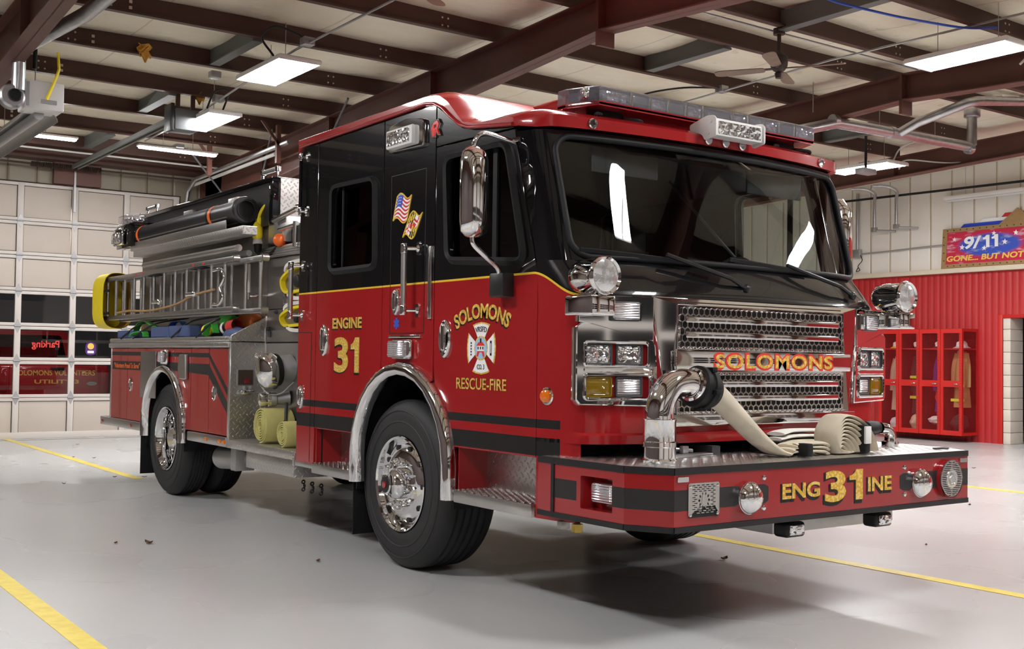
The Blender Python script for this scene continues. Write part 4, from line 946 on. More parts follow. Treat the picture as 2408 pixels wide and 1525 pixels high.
# blue star of life under the compartment handle
b = B()
for k in range(3): b.plate([(-2.429+u*cos(R(60*k+90))-v*sin(R(60*k+90)), 1.54+u*sin(R(60*k+90))+v*cos(R(60*k+90))) for u, v in ((-.036, -.01), (.036, -.01), (.036, .01), (-.036, .01))], (), FS(-1.252-.0003*k), .001)
b.ob('blue_star', 'cable_blue', T)
# waving flags
def flag(org, eu, ev, nu, nv, col, mats, nm):
    b = B(); bm = bmesh.new()
    def pt(i, j):
        u, v = i/nu, j/nv; y = org[0]+eu[0]*u+ev[0]*v; z = org[1]+eu[1]*u+ev[1]*v+.018*sin(u*2*PI); return (-1.2525, y, z)
    for i in range(nu):
        for j in range(nv):
            f = bm.faces.new([bm.verts.new(pt(*q)) for q in ((i, j), (i, j+1), (i+1, j+1), (i+1, j))]); f.material_index = col(i/nu, j/nv, i, j)
    bmesh.ops.remove_doubles(bm, verts=bm.verts[:], dist=.0002)
    me = bpy.data.meshes.new('f'); bm.to_mesh(me); bm.free(); b.bm.from_mesh(me); bpy.data.meshes.remove(me)
    ho = [pt(i, 0) for i in range(nu+1)]+[pt(nu, j) for j in range(nv+1)]+[pt(i, nv) for i in range(nu, -1, -1)]+[pt(0, j) for j in range(nv, -1, -1)]
    o = b.ob(nm, mats, T, flat=True)
    B().tube([Vector(p) for p in ho], .0045, 6, True).ob('flag_edge', 'yellow_pin', T)
    return o
us = lambda u, v, i, j: 2 if (u < .42 and v < 7/13) else (0 if j % 2 == 0 else 1)
flag((2.44, 2.345), (-.175, -.008), (.05, -.15), 20, 13, us, ['bag_red', 'star_white', 'lock_blue'], 'flag_decal')
b = B()
for r in range(4):
    for c in range(4):
        y = 2.44-.175*(.06+.09*c)+.05*(.06+.12*r); z = 2.345-.15*(.06+.12*r)+.018*sin((.06+.09*c)*2*PI); b.plate(circ(-y, z, .004, 6), (), FS(-1.2535), .001)
b.ob('flag_stars', 'star_white', T)
def md(u, v, i, j):
    if (u < .5) == (v < .5):
        k = int(u*16) % 2; return 0 if (k == 0) != ((u*.5+v*1.0) % .5 < .25) else 1
    a, c = (u % .5)*2-.5, (v % .5)*2-.5
    cross = abs(a) < .14 or abs(c) < .14
    return (2 if (a > 0) != (c > 0) else 3) if not cross else (3 if (a > 0) != (c > 0) else 2)
flag((2.275, 2.215), (-.145, .0), (.09, -.135), 24, 20, md, ['yellow_pin', 'text_black', 'bag_red', 'star_white'], 'flag_decal')
# ---- compartment doors drawn by their gaps (thin dark joints set into the panel)
def joint(pts, w=.005, x=-1.2515):
    b = B()
    for (a, za), (c, zc) in zip(pts, pts[1:]):
        d = Vector((c-a, zc-za)).normalized()*w/2; n = Vector((-d.y, d.x))
        b.plate([(-(a+n.x), za+n.y), (-(c+n.x), zc+n.y), (-(c-n.x), zc-n.y), (-(a-n.x), za-n.y)], (), FS(x), .001)
    b.ob('panel_joint', 'cable_black', T)
joint([(2.515, 1.478), (2.52, 2.482), (2.092, 2.482), (2.1, 1.478), (2.515, 1.478)])
joint([(3.652, .57), (3.65, 1.495)]); joint([(3.65, 1.497), (3.875, 1.5)])
B().box((-1.262, 2.127, 1.448), (-1.25, 2.512, 1.466), .004).ob('trim_strip', 'chrome', T)
# oval door handles
def handle(y, z, h, w=None):
    w = w or h*.52
    o = B().lathe([(0, 0), (.5, 0), (.5, .1), (.44, .17), (.34, .12), (.3, .05), (0, .05)], (0, 0, 0), (0, 0, 1), 36)
    o.warp(lambda c: Vector((-1.25-c.z*.12, y+c.x*w, z+c.y*h)))
    o = o.ob('door_handle', 'chrome', T, sm=50)
    B().box((-1.278, y-w*.17, z-h*.32), (-1.262, y+w*.17, z+h*.36), .007, seg=3).ob('handle_lever', 'chrome', o)
    B().cyl((-1.25, y+w*.05, z-h*.4), (-1.272, y+w*.05, z-h*.4), w*.12, n=12).ob('lock_cylinder', 'dark_grey', o)
handle(3.437, 1.44, .22); handle(2.429, 1.676, .168); handle(1.845, 1.44, .225); handle(3.802, 1.03, .17)
# grab rails
def rail(y, z0, z1, m='white_plastic', off=.075, r=.019, yb=None):
    yb = y-.05 if yb is None else yb
    x = -1.25-off
    o = B().cyl((x, y, z0+.05), (x, y, z1-.05), r, n=16).ob('grab_rail', m, T)
    for z in (z0+.025, z1-.025):
        B().cyl((x, y, z-.03), (x, y, z+.03), r*1.2, n=14, bev=.004).tube([(x, y, z), (x*.5-.625, (y+yb)/2, z), (-1.25, yb, z)], .011, 8).lathe([(.018, 0), (.022, .008), (.012, .02)], (-1.25, yb, z), (-1, 0, 0), 14).plate(rrect(-yb-.017, z-.04, -yb+.017, z+.04, .01), (), FS(-1.258), .01).ob('rail_stanchion', 'chrome', o)
rail(2.22, 1.59, 2.02, 'aluminium'); rail(3.86, 1.6, 2.01, 'aluminium')
o = B().box((-1.262, 2.005, 1.56), (-1.25, 2.045, 2.0), .004).ob('latch_plate', 'chrome_soft', T)
rail(3.82, 2.36, 2.81, 'black_paint', .03, .012)
# side warning light, badge, marker and perimeter lights
wl = B().plate(rpoly(ys([(2.53, 2.63), (2.1, 2.62), (2.1, 2.785), (2.3, 2.82), (2.53, 2.8)]), .03), (), FS(-1.275), .03, .006).ob('warning_light', 'chrome', T)
b = B().box((-1.305, 2.19, 2.645), (-1.27, 2.515, 2.765), .012); b.ob('light_frame', 'white_plastic', wl)
B().box((-1.31, 2.215, 2.66), (-1.3, 2.495, 2.75), .004).ob('light_lens', 'faceted_lens', wl)
RB_ = [(-.05, -.053), (-.065, .007), (-.03, .047), (.02, .054), (.045, .022), (.025, -.008), (.05, -.053), (.015, -.048), (-.005, -.018), (-.01, -.058)]
RE_ = [(-.042, -.046), (-.055, .004), (-.025, .037), (.015, .042), (.032, .02), (.015, -.008), (.035, -.043), (.018, -.041), (-.002, -.008), (-.015, -.048)]; RH_ = [(-.025, -.003), (.005, .004), (.007, .024), (-.023, .02)]
bd = B().plate([(a-1.97, c+2.708) for a, c in RB_], (), FS(-1.262), .012, .002).ob('badge', 'chrome', T)
b = B().plate([(a-1.97, c+2.708) for a, c in RE_], [[(a-1.97, c+2.708) for a, c in RH_]], FS(-1.266), .006, .001); b.ob('badge_enamel', 'badge_red', bd)
def mk(c, d, r, m, nm, par=None):
    o = B().lathe([(0, 0), (r*1.25, 0), (r*1.3, r*.2), (r*1.05, r*.45), (0, r*.4)], c, d, 24).ob(nm, 'chrome', par or T)
    B().lathe([(r*.95, r*.2), (r*.9, r*.75), (r*.5, r*1.0), (0, r*1.05)], c, d, 24).ob('lens', m, o); return o
lab(mk((-1.235, .87, 1.136), (-1, -.25, 0), .036, 'amber', 'marker_light'), 'small amber marker light')
pl_ = B().box((-1.29, 2.215, 1.315), (-1.24, 2.45, 1.44), .025, seg=3).ob('side_flasher', 'chrome', T); B().box((-1.315, 2.25, 1.325), (-1.285, 2.44, 1.43), .018, seg=3).ob('flasher_lens', 'ribbed_lens', pl_)
# mirror
mr = B().lathe([(0, -.245), (.05, -.24), (.09, -.215), (.1, -.16), (.102, 0), (.1, .16), (.085, .21), (.045, .24), (0, .245)], (0, 0, 0), (0, 0, 1), 36)
mr.warp(lambda c: Vector((-1.5+c.x*1.22*.7-c.y*.3, 1.205+c.x*.55+c.y*1.0*(.55 if c.y > 0 else .9), 2.21+c.z)))
mr = mr.ob('side_mirror', 'chrome', T, sm=60)
B().tube(cr([(-1.5, 1.2, 2.44), (-1.5, 1.19, 2.48), (-1.47, 1.18, 2.52), (-1.4, 1.18, 2.525), (-1.25, 1.17, 2.5)], 6), .014, 10).plate(rrect(-1.2, 2.5, -1.12, 2.525, .01), (), FS(-1.262), .012).ob('mirror_arm', 'chrome', mr)
B().tube(cr([(-1.5, 1.205, 1.98), (-1.49, 1.2, 1.93), (-1.42, 1.19, 1.87), (-1.34, 1.2, 1.82), (-1.31, 1.21, 1.77), (-1.31, 1.21, 1.7)], 6), .014, 10).ob('mirror_arm', 'chrome', mr)
B().box((-1.33, 1.16, 1.66), (-1.25, 1.29, 1.79), .01).ob('mirror_base', 'black_satin', mr)
# far side mirror
m2_ = B().lathe([(0, -.245), (.05, -.24), (.1, -.16), (.102, 0), (.1, .16), (.045, .24), (0, .245)], (1.5, 1.2, 2.21), (0, 0, 1), 24).ob('side_mirror', 'chrome', T, sm=60); B().tube([(1.5, 1.2, 2.45), (1.25, 1.18, 2.5)], .014, 8).tube([(1.5, 1.2, 1.97), (1.25, 1.2, 1.72)], .014, 8).ob('mirror_arm', 'chrome', m2_)
# ------------------------------------------------------------------ front: grille, lamps, light bar, wipers
def wrapF(b, off=0): return b.warp(lambda c: Vector((c.x, c.y+yfA(c.x), c.z)))
gp = wrapF(B().plate([(-.735, .985), (.735, .985), (.74, 1.05), (.83, 1.66), (-.83, 1.66), (-.735, 1.05)], [[(-.665, 1.06), (-.665, 1.268), (.665, 1.268), (.665, 1.06)], [(-.665, 1.392), (-.665, 1.62), (.665, 1.62), (.665, 1.392)]], FF(-.02), .02, .004)).ob('grille_surround', 'chrome', T, flat=True)
B().box((-.665, .508, 1.03), (.665, .518, 1.64)).ob('grille_cavity', 'cable_black', T, flat=True)
def hexsheet(z0, z1, nm):
    b = bmesh.new(); px = .0405; pz = px*.866; rows = int((z1-z0)/pz)+1; y = .496
    for r in range(rows):
        for c in range(-17, 18):
            cx = c*px+(px/2 if r % 2 else 0); cz = z0+.018+r*pz
            if abs(cx) > .655 or cz > z1-.01: continue
            o = []; i_ = []
            for k in range(6):
                a = R(60*k+30); o.append(b.verts.new((cx+px/1.732*cos(a), y, cz+px/1.732*sin(a)))); i_.append(b.verts.new((cx+px*.46*cos(a), y, cz+px*.46*sin(a))))
            for k in range(6): b.faces.new((o[k], o[(k+1) % 6], i_[(k+1) % 6], i_[k]))
    bmesh.ops.remove_doubles(b, verts=b.verts[:], dist=.0008); bmesh.ops.recalc_face_normals(b, faces=b.faces[:])
    bmesh.ops.solidify(b, geom=b.faces[:], thickness=.006)
    o = B().take(b).ob(nm, 'chrome_soft', gp, flat=True)
    f = B().plate([(-.675, z0-.005), (.675, z0-.005), (.675, z1+.005), (-.675, z1+.005)], [[(-.655, z0+.012), (.655, z0+.012), (.655, z1-.012), (-.655, z1-.012)]], FF(.494), .01, .002); f.ob('grille_frame', 'chrome', gp)
hexsheet(1.395, 1.617, 'grille_mesh'); hexsheet(1.052, 1.265, 'grille_mesh')
for z0, z1 in ((1.53, 1.565), (1.45, 1.485), (1.19, 1.222), (1.112, 1.145)): B().box((-.62, .486, z0), (.62, .494, z1), .003).ob('grille_bar', 'chrome', gp)
B().box((-.7, .478, 1.28), (.72, .5, 1.38), .004).ob('name_bar', 'chrome', gp)
for m, dx, of, y in (('text_red', 0, .05, .4765), ('gold_leaf', 0, .022, .475)):
    e = .016 if m == 'text_red' else .002
    B().text('SOLOMONS', -.41-e, 1.293-e*.8, .545+e, 1.365+e*.8, FF(y), .001, of, sp=1.12).ob('lettering', m, T)
B().box((-.74, .488, .985), (.775, .5, 1.045), .004).ob('grille_lip', 'chrome', gp)
for s in (-1, 1):
    m = TR((s*1.0, .577, 0)) @ RZ(R(-13*s if s < 0 else 13))
    m = TR((s*.988, .628, 0)) @ RZ(R(14)*s)
    F = m @ FF(0)
    mirr = lambda pts: [(s*a, b) for a, b in pts]
    # mirrored chrome panel with the square lamp
    B().plate(mirr([(-.165, 1.5), (-.165, 1.655), (.18, 1.655), (.18, 1.56), (.19, 1.53)] if False else [(-.185, 1.655), (-.185, 1.43), (-.16, 1.43), (.24, 1.52), (.24, 1.655)]), (), F @ TR((0, 0, .07)), .06, .003).ob('chrome_panel', 'chrome', T)
    ql = B().box((s*-.1, -.09, 1.525), (s*.07, -.03, 1.625), .01, m); ql = ql.ob('upper_warning_light', 'dark_grey', T)
    B().box((s*-.092, -.102, 1.533), (s*.062, -.06, 1.617), .012, m, 3).ob('light_lens', 'ribbed_lens', ql)
    B().plate(mirr([(-.1-.06, 1.53), (-.105, 1.53), (-.105, 1.62), (-.16, 1.62)]), (), F @ TR((0, 0, .085)), .02).ob('light_wing', 'chrome', ql)
    # headlight bezel
    bz = [(-.215, 1.088), (.205, 1.098), (.235, 1.125), (.235, 1.47), (.205, 1.495), (.17, 1.5), (-.185, 1.435), (-.215, 1.4)] 
    bz = [(-.225, 1.088), (.23, 1.098), (.255, 1.125), (.255, 1.49), (.22, 1.515), (.165, 1.52), (-.185, 1.435), (-.2, 1.4)]
    h1 = rrect(-.155, 1.295, .205, 1.418, .02); h2 = rrect(-.165, 1.128, .205, 1.255, .02)
    hb = B().plate(mirr(bz), [mirr(h1), mirr(h2)], F @ TR((0, 0, .07)), .07, .008).ob('headlight_bezel', 'chrome', T)
    for h in (h1, h2):
        pa = [m @ Vector((s*a, -.071, b)) for a, b in h]; B().tube(pa, .009, 8, True).ob('bezel_rim', 'chrome', hb)
    B().plate(mirr(rrect(-.16, 1.265, .21, 1.288, .004, 2)), (), F @ TR((0, 0, .076)), .01, .003).ob('bezel_bar', 'chrome', hb)
    B().box((s*-.17, -.036, 1.11), (s*.21, -.03, 1.43), 0, m).ob('lamp_backing', 'chrome_soft', hb)
    for a0, z0, mt, l in ((.045, 1.302, 'faceted_lens', None), (-.13, 1.302, 'faceted_lens', None), (.045, 1.137, 'amber_lens', 'dark amber turn signal'), (-.13, 1.137, 'ribbed_lens', None)):
        o = B().plate(mirr(rrect(a0, z0, a0+.155, z0+.108, .012)), [mirr(rrect(a0+.01, z0+.01, a0+.145, z0+.098, .01))], F @ TR((0, 0, .062)), .03, .003).ob('headlamp', 'dark_grey' if mt != 'amber_lens' else 'amber_lens', hb)
        w = B(); bm_c = (a0+.0775, z0+.054)
        def lens(u, v, a0=a0, z0=z0, m=m, s=s):
            p, q = u*2-1, v*2-1; d = .012*(1-abs(p)**4)*(1-abs(q)**4); return m @ Vector((s*(a0+.0775+p*.07), -.052-d, z0+.054+q*.047))
        w.grid(lens, 14, 12, .003)
        ln = w.ob('lamp_lens', mt, o)
        if l: lab(o, l)
    # side wrap of the bezel
    # spotlights on chrome brackets
    B().box((s*1.15, .44, 1.545), (s*1.3, .66, 1.645), .01).ob('spotlight_bracket', 'chrome', T)
    bx, by, bz_ = s*1.215, .49, 1.742
    d = Vector((0, -1, 0))
    sl = B().lathe([(0, -.19), (.045, -.185), (.078, -.15), (.088, -.09), (.088, .02), (.096, .03), (.098, .05), (.09, .06), (.08, .05)], (bx, by, bz_), d, 40).ob('spotlight', 'chrome', T, sm=50)
    B().lathe([(.08, .045), (.07, .03), (.045, -.01), (.02, -.03), (0, -.035)], (bx, by, bz_), d, 32).ob('reflector', 'lamp_reflector', sl); B().lathe([(.084, .048), (.05, .06), (0, .064)], (bx, by, bz_), d, 32).ob('lens', 'spot_lens', sl)
    B().lathe([(.07, -.1), (.06, -.085), (.032, -.065), (.025, -.03), (.05, -.012), (.05, 0)], (bx-d.x*.06, by-d.y*.06+.01, 1.66), (0, 0, 1), 24).lathe([(.05, 0), (.05, .012), (.03, .03), (.024, .06)], (bx-d.x*.05, by+.05, 1.645), (0, 0, 1), 24).ob('spotlight_foot', 'chrome', sl)
# wipers
for x0, x1 in ((-.25, -.85), (.68, .11)):
    a = Vector((x0+.16, .56, 1.735)); c = Vector((x1+.22, .63, 1.895)); e0, e1 = Vector((x1-.26, .655, 1.9)), Vector((x1+.42, .61, 1.86))
    w = B().tube([a, a.lerp(c, .25)+Vector((0, -.03, .01)), a.lerp(c, .6)+Vector((0, -.03, .0)), c], .012, 6).ball(a, .025); w = w.ob('wiper_arm', 'black_satin', T)
    p = [e0.lerp(e1, i/8) for i in range(9)]; p = [Vector((q.x, wsp(q.x, max(.0, q.z-1.845)).y-.022, q.z)) for q in p]
    B().sweep(p, [(-.012, -.006), (.012, -.006), (.004, .012), (-.004, .012)]).ob('wiper_blade', 'black_rubber', w)
# marker lights on the roof lip
for x in (-.94, -.14, 0, .14, .94): mk((x, yroof(x)-.004, 2.6), (x*.15, -1, 0), .022, 'clear_lens', 'roof_marker')
# light bar
lb = B()
bar = [(-.97, 1.09), (-.885, .9), (.885, .9), (.97, 1.09), (.97, 1.16), (.88, 1.24), (-.88, 1.24), (-.97, 1.16)]
lb.plate(bar, (), FT(2.735), .02, .004); lb.plate([(x*.995, y) for x, y in bar], (), FT(2.822), .008, .003)
LB = lb.ob('light_bar', 'chrome_soft', T)
B().plate([(x*1.0, y) for x, y in bar], (), FT(2.74), .028, .004).ob('light_bar_base', 'red_lens', LB)
def wall(pts, z0, z1, m, nm, th=.004):
    b = B()
    for (ax, ay), (bx, by) in zip(pts, pts[1:]):
        d = Vector((bx-ax, by-ay)).normalized(); n = Vector((-d.y, d.x))*th
        b.box((0, 0, z0), (Vector((bx-ax, by-ay)).length, th, z1), 0, TR((ax, ay, 0)) @ RZ(math.atan2(by-ay, bx-ax)))
    return b.ob(nm, m, LB, flat=True)
wall(bar+bar[:1], 2.738, 2.816, 'frost_lens', 'light_bar_cover')
B().plate([(-.94, 1.1), (-.87, .96), (.87, .96), (.94, 1.1), (.86, 1.2), (-.86, 1.2)], (), FT(2.8), .05).ob('light_bar_core', 'module_grey', LB)
for x0, x1, f in ((-.85, -.66, 1), (-.64, -.52, 0), (-.5, -.38, 1), (-.36, -.24, 0), (-.22, -.1, 1), (-.08, .14, 2), (.16, .28, 1), (.3, .42, 0), (.44, .56, 1), (.58, .7, 0), (.72, .85, 1)):
    B().box((x0, .915, 2.748), (x1, .955, 2.806), .005).ob('light_module', 'faceted_lens' if f == 1 else ('module_grey' if f == 0 else 'dark_grey'), LB)
    if f == 2: B().plate(rrect(x0+.04, 2.758, x1-.04, 2.79, .004), [rrect(x0+.045, 2.762, x1-.045, 2.786, .004)], FF(.913), .003).ob('module_trim', 'chrome_soft', LB)
for x in (-.65, -.51, -.37, -.23, -.09, .15, .29, .43, .57, .71): B().box((x-.006, .896, 2.738), (x+.006, .905, 2.816)).ob('cover_rib', 'chrome_soft', LB)
for s in (-1, 1): B().box((-.09, -.01, 2.75), (.06, .02, 2.806), .005, TR((s*.915, 1.0, 0)) @ RZ(R(-64)*s)).ob('light_module', 'faceted_lens', LB)
for x in (-.72, .72):
    B().box((x-.09, .98, 2.66), (x+.09, 1.12, 2.72), .02).tube(cr([(x+.08, .98, 2.68), (x+.16, .93, 2.67), (x+.2, .99, 2.66), (x+.1, 1.05, 2.68)]), .012, 8).tube(cr([(x-.1, .96, 2.68), (x-.16, .93, 2.67), (x-.1, 1.0, 2.66)]), .01, 8).ob('light_bar_foot', 'black_rubber', LB)
# flood light in white housing
fl_ = B().box((-.19, .7, 2.605), (.19, .79, 2.705), .01, TR((0, 0, 0))).ob('flood_light', 'white_plastic', T)
B().plate(rrect(-.175, 2.615, .175, 2.69, .006, 2), (), FF(.698), .006, .002).ob('lens', 'faceted_lens', fl_)
for s in (-1, 1): B().plate(rpoly([(-.69, 2.7), (-.69, 2.6), (-.78, 2.585), (-.8, 2.62), (-.9, 2.66), (-.9, 2.69), (-.76, 2.725), (-.71, 2.72)], .015), (), FS(s*.2-.004), .008, .001).cyl((s*.2, .73, 2.69), (s*.21, .73, 2.69), .012).cyl((s*.2, .75, 2.625), (s*.21, .75, 2.625), .012).ob('flood_bracket', 'white_plastic', fl_)
# ------------------------------------------------------------------ front bumper
bp = [(-1.307, .85), (-1.307, .736), (-1.29, .204), (-1.166, 0), (1.166, 0), (1.29, .204), (1.307, .736), (1.307, .85)]
def ins(pts, d): return [(x*(1-d/1.3), y+d*.0+d*(1-y)) for x, y in pts]
rec = rpoly([(.515, .602), (.285, .602), (.285, .762), (.515, .762)], .008, 2)
b = B()
def seg(b, p, q, z0, z1, off, th, holes=(), bv=0):
    d = Vector((q[0]-p[0], q[1]-p[1])); L = d.length; a = math.atan2(d.y, d.x)
    m = TR((p[0], p[1], 0)) @ RZ(a) @ Matrix(((1, 0, 0, 0), (0, 0, -1, 0), (0, 1, 0, 0), (0, 0, 0, 1)))
    b.plate([(-.0, z0), (L, z0), (L, z1), (0, z1)], holes, m @ TR((0, 0, off)), th, bv); return m
for i, (p, q) in enumerate(zip(bp, bp[1:])):
    ho = []
    if i == 1: ho = [[(.736-y, z) for y, z in rec]]
    if i == 5: ho = [[(y-.204, z) for y, z in rec]]
    seg(b, p, q, .538, .83, 0, .012, ho)
BP = b.ob('front_bumper', 'red_paint', T, flat=True)
b = B()
for p, q in zip(bp, bp[1:]):
    seg(b, p, q, .801, .834, .006, .008, (), .002); seg(b, p, q, .534, .562, .006, .008, (), .002)
for s in (-1, 1): seg(b, (s*1.3077, .736), (s*1.3067, .715), .54, .83, .006 if s < 0 else .006, .01)
b.ob('bumper_edge_trim', 'black_satin', BP)
dk = B().plate(bp+[], (), FT(.832), .01); lozenges(dk, FT(.832), -1.29, .03, 1.29, .84, .036, lambda u, v: abs(u) < 1.15+min(.13, v*.6)); dk.ob('bumper_deck', 'tread_plain', BP, flat=True)
B().plate(bp, (), FT(.545), .01).box((-1.29, .84, .54), (1.29, .85, .83)).ob('bumper_underside', 'black_satin', BP, flat=True)
# black stripe
for p, q in (((-1.3065, .715), (-1.2985, .515)), ((-1.2925, .285), bp[2]), (bp[2], bp[3])): b = B(); seg(b, p, q, .635, .731, .0012, .001); b.ob('bumper_stripe', 'stripe_black', BP)
B().plate([(-1.166, .635), (-.56, .635), (-.53, .65), (-.53, .717), (-.56, .731), (-1.166, .731)], (), FF(-.0012), .001).ob('bumper_stripe', 'stripe_black', BP)
B().plate([(1.166, .635), (.555, .635), (.525, .65), (.525, .717), (.555, .731), (1.166, .731)], (), FF(-.0012), .001).ob('bumper_stripe', 'stripe_black', BP)
for s in (-1, 1):
    B().box((s*1.29, .285, .6), (s*1.21, .287, .764)).box((s*1.29, .513, .6), (s*1.21, .515, .764)).box((s*1.29, .285, .6), (s*1.21, .515, .603)).box((s*1.29, .285, .761), (s*1.21, .515, .764)).box((s*1.212, .285, .6), (s*1.208, .515, .764)).ob('lamp_recess', 'red_paint', BP, flat=True)
    o = B().box((s*1.21, .3, .632), (s*1.25, .47, .738), .012, seg=3).ob('bumper_flasher', 'chrome', BP); B().box((s*1.235, .305, .637), (s*1.282, .465, .733), .016, seg=3).ob('flasher_lens', 'ribbed_lens', o)
    # horn trumpets
    B().lathe([(.078, .0), (.079, -.012), (.06, -.0), (.035, .045), (.02, .1), (0, .11)], (s*.685, -.012, .672), (0, 1, 0), 40).ob('air_horn', 'chrome', BP, sm=60)
    B().lathe([(0, 0), (.076, 0), (.077, -.02), (.072, -.04), (.05, -.062), (0, -.072)], (s*.685, 0, .672), (0, 1, 0), 40).ob('horn_dome', 'chrome', BP, sm=60)
    for z in (.615, .762): B().lathe([(.014, 0), (.012, .006), (0, .01)], (s*.565, 0, z), (0, -1, 0), 16).ob('bumper_bolt', 'chrome', BP)
    B().plate(rrect(s*1.115-.035, .768, s*1.115+.035, .792, .004, 2), (), FF(-.008), .007, .001).ob('builder_plate', 'chrome', BP)
# square speaker grille
sg = []
for r in range(15):
    for c in range(5):
        x = -1.055+c*.03+(.012 if r % 2 else 0); z = .618+r*.0092
        if (c in (1, 2, 3)) and 3 < r < 11: continue
        sg.append(rrect(x, z, x+.02, z+.004, .0015, 2))
for k in range(10):
    a = 2*PI*k/10; cx, cz = -.978+.032*cos(a), .678+.032*sin(a); sg.append([(cx+.008*cos(a+t)*(.5 if i % 2 else 1), cz+.008*sin(a+t)) for i, t in enumerate((0, 1.57, 3.14, 4.71))])
o = B().plate(rrect(-1.08, .597, -.877, .76, .012), sg, FF(-.006), .004).ob('speaker_grille', 'aluminium', BP, flat=True)
B().box((-1.07, -.002, .6), (-.885, -.001, .755)).ob('speaker_backing', 'cable_black', o)
B().plate(rpoly([(-.995, .66), (-.965, .65), (-.96, .7), (-.99, .705)], .004), (), FF(-.008), .002).ob('grille_emblem', 'aluminium', o)
for x, z in ((-1.067, .612), (-.89, .612), (-1.067, .745), (-.89, .745)): B().lathe([(.008, 0), (.006, .004), (0, .005)], (x, -.006, z), (0, -1, 0), 12).ob('screw', 'chrome', o)
# round speaker grille
sg = []
for r in range(19):
    for sx in (-1, 1):
        z = .588+r*.0102; h = .098*.098-(z-.68)**2
        if h <= .0004: continue
        w = math.sqrt(h); i0 = math.sqrt(max(0, .052**2-(z-.68)**2))
        if w-i0 < .012: continue
        sg.append([(.965+sx*(i0+.004), z), (.965+sx*(w-.004), z), (.965+sx*(w-.004), z+.0045), (.965+sx*(i0+.004), z+.0045)])
o = B().plate(circ(.965, .682, .107, 48), sg, FF(-.03), .006).ob('speaker_grille', 'aluminium', BP, flat=True)
B().lathe([(.1, 0), (.107, -.002), (.107, -.03), (.1, -.03)], (.965, 0, .682), (0, 1, 0), 48).ob('grille_rim', 'red_paint', o); B().plate(circ(.965, .682, .1, 40), (), FF(-.012), .008).ob('speaker_backing', 'cable_black', o)
B().plate(circ(.965, .682, .05, 40), [circ(.965, .682, .036, 32)], FF(-.033), .004).plate([(.965+(.033 if i % 2 == 0 else .016)*sin(i*PI/4), .682+(.033 if i % 2 == 0 else .016)*cos(i*PI/4)) for i in range(8)], (), FF(-.034), .004, .001).ob('grille_emblem', 'chrome', o)
def goldF(txt, x0, z0, x1, z1, sh=.016, off=.03):
    B().text(txt, x0, z0, x1, z1, FF(-.002), .0014, off).ob('lettering', 'gold_leaf', T)
    B().text(txt, x0-sh*.5-.004, z0-sh, x1-sh*.5+.003, z1-sh*.1+.002, FF(-.0008), .0012, off+.012).ob('lettering', 'text_black', T)
goldF('ENG', -.43, .646, -.145, .724); goldF('3', -.105, .61, .062, .772, .02, .03)
digit_one(B(), .092, .612, .202, .771, FF(-.002), .0014).ob('lettering', 'gold_leaf', T); digit_one(B(), .08, .598, .19, .757, FF(-.0008), .0012, .006).ob('lettering', 'text_black', T); goldF('INE', .246, .648, .45, .724)
# fog lights and winch pan under the bumper
for x in (-.14, .6):
    o = B().box((x-.075, .15, .415), (x+.075, .25, .495), .02, seg=3).cyl((x, .22, .49), (x, .22, .545), .012).ob('fog_light', 'black_satin', T); B().box((x-.055, .143, .428), (x+.055, .155, .482), .006).ob('lens', 'faceted_lens', o)
B().box((-.1, .35, .402), (.95, 1.3, .535), .004).ob('winch_pan', 'aluminium_dull', T)
B().box((-1.24, .74, .465), (-1.18, .775, .505), .004).ob('tow_plate', 'aluminium_dull', T); B().cyl((-1.2, .66, .5), (-1.2, .66, .46), .03, n=6).ob('brass_fitting', 'text_gold', T)
# chrome discharge elbow on the bumper deck
el = B().lathe([(.088, 0), (.09, .012), (.082, .02), (.082, .075), (.088, .08), (.088, .1), (.082, .105), (.082, .2), (.086, .21), (.06, .215)], (-1.0, .28, .832), (0, 0, 1), 36).ob('discharge_swivel', 'chrome', T)
ctr = cr([(-1.0, .28, 1.03), (-1.0, .28, 1.08), (-.975, .28, 1.15), (-.92, .28, 1.205), (-.84, .28, 1.22), (-.775, .28, 1.208)], 6)
B().tube(ctr, .07, 24).ob('discharge_elbow', 'chrome', el, sm=70)
d = Vector((1, 0, -.2)).normalized()
B().lathe([(.072, 0), (.085, .005), (.088, .02), (.08, .03)], (-.79, .28, 1.212), d, 36).ob('elbow_flange', 'chrome', el)
# far elbow
o = B().lathe([(.05, 0), (.05, .03), (.035, .035)], (1.02, .42, .832), (0, 0, 1), 24).ob('discharge_elbow', 'chrome', T)
B().tube(cr([(1.02, .42, .85), (1.02, .42, .9), (.985, .42, .935), (.92, .42, .945)], 6), .034, 16).ob('elbow_pipe', 'chrome', o)
# tie-down clamp behind the elbow
B().tube([(-.86, .42, .85), (-.82, .46, .91), (-.78, .48, .92), (-.72, .47, .87), (-.6, .46, .86)], .012, 8).box((-.86, .4, .832), (-.5, .47, .85), .005).box((-.7, .42, .85), (-.66, .45, .89), .004).ob('tie_down_clamp', 'galvanised', T)
B().plate(circ(1.1, .13, .07, 20, .03), [circ(1.1, .13, .04, 16, .015)], FT(.842), .006).ob('deck_emblem', 'black_satin', T)
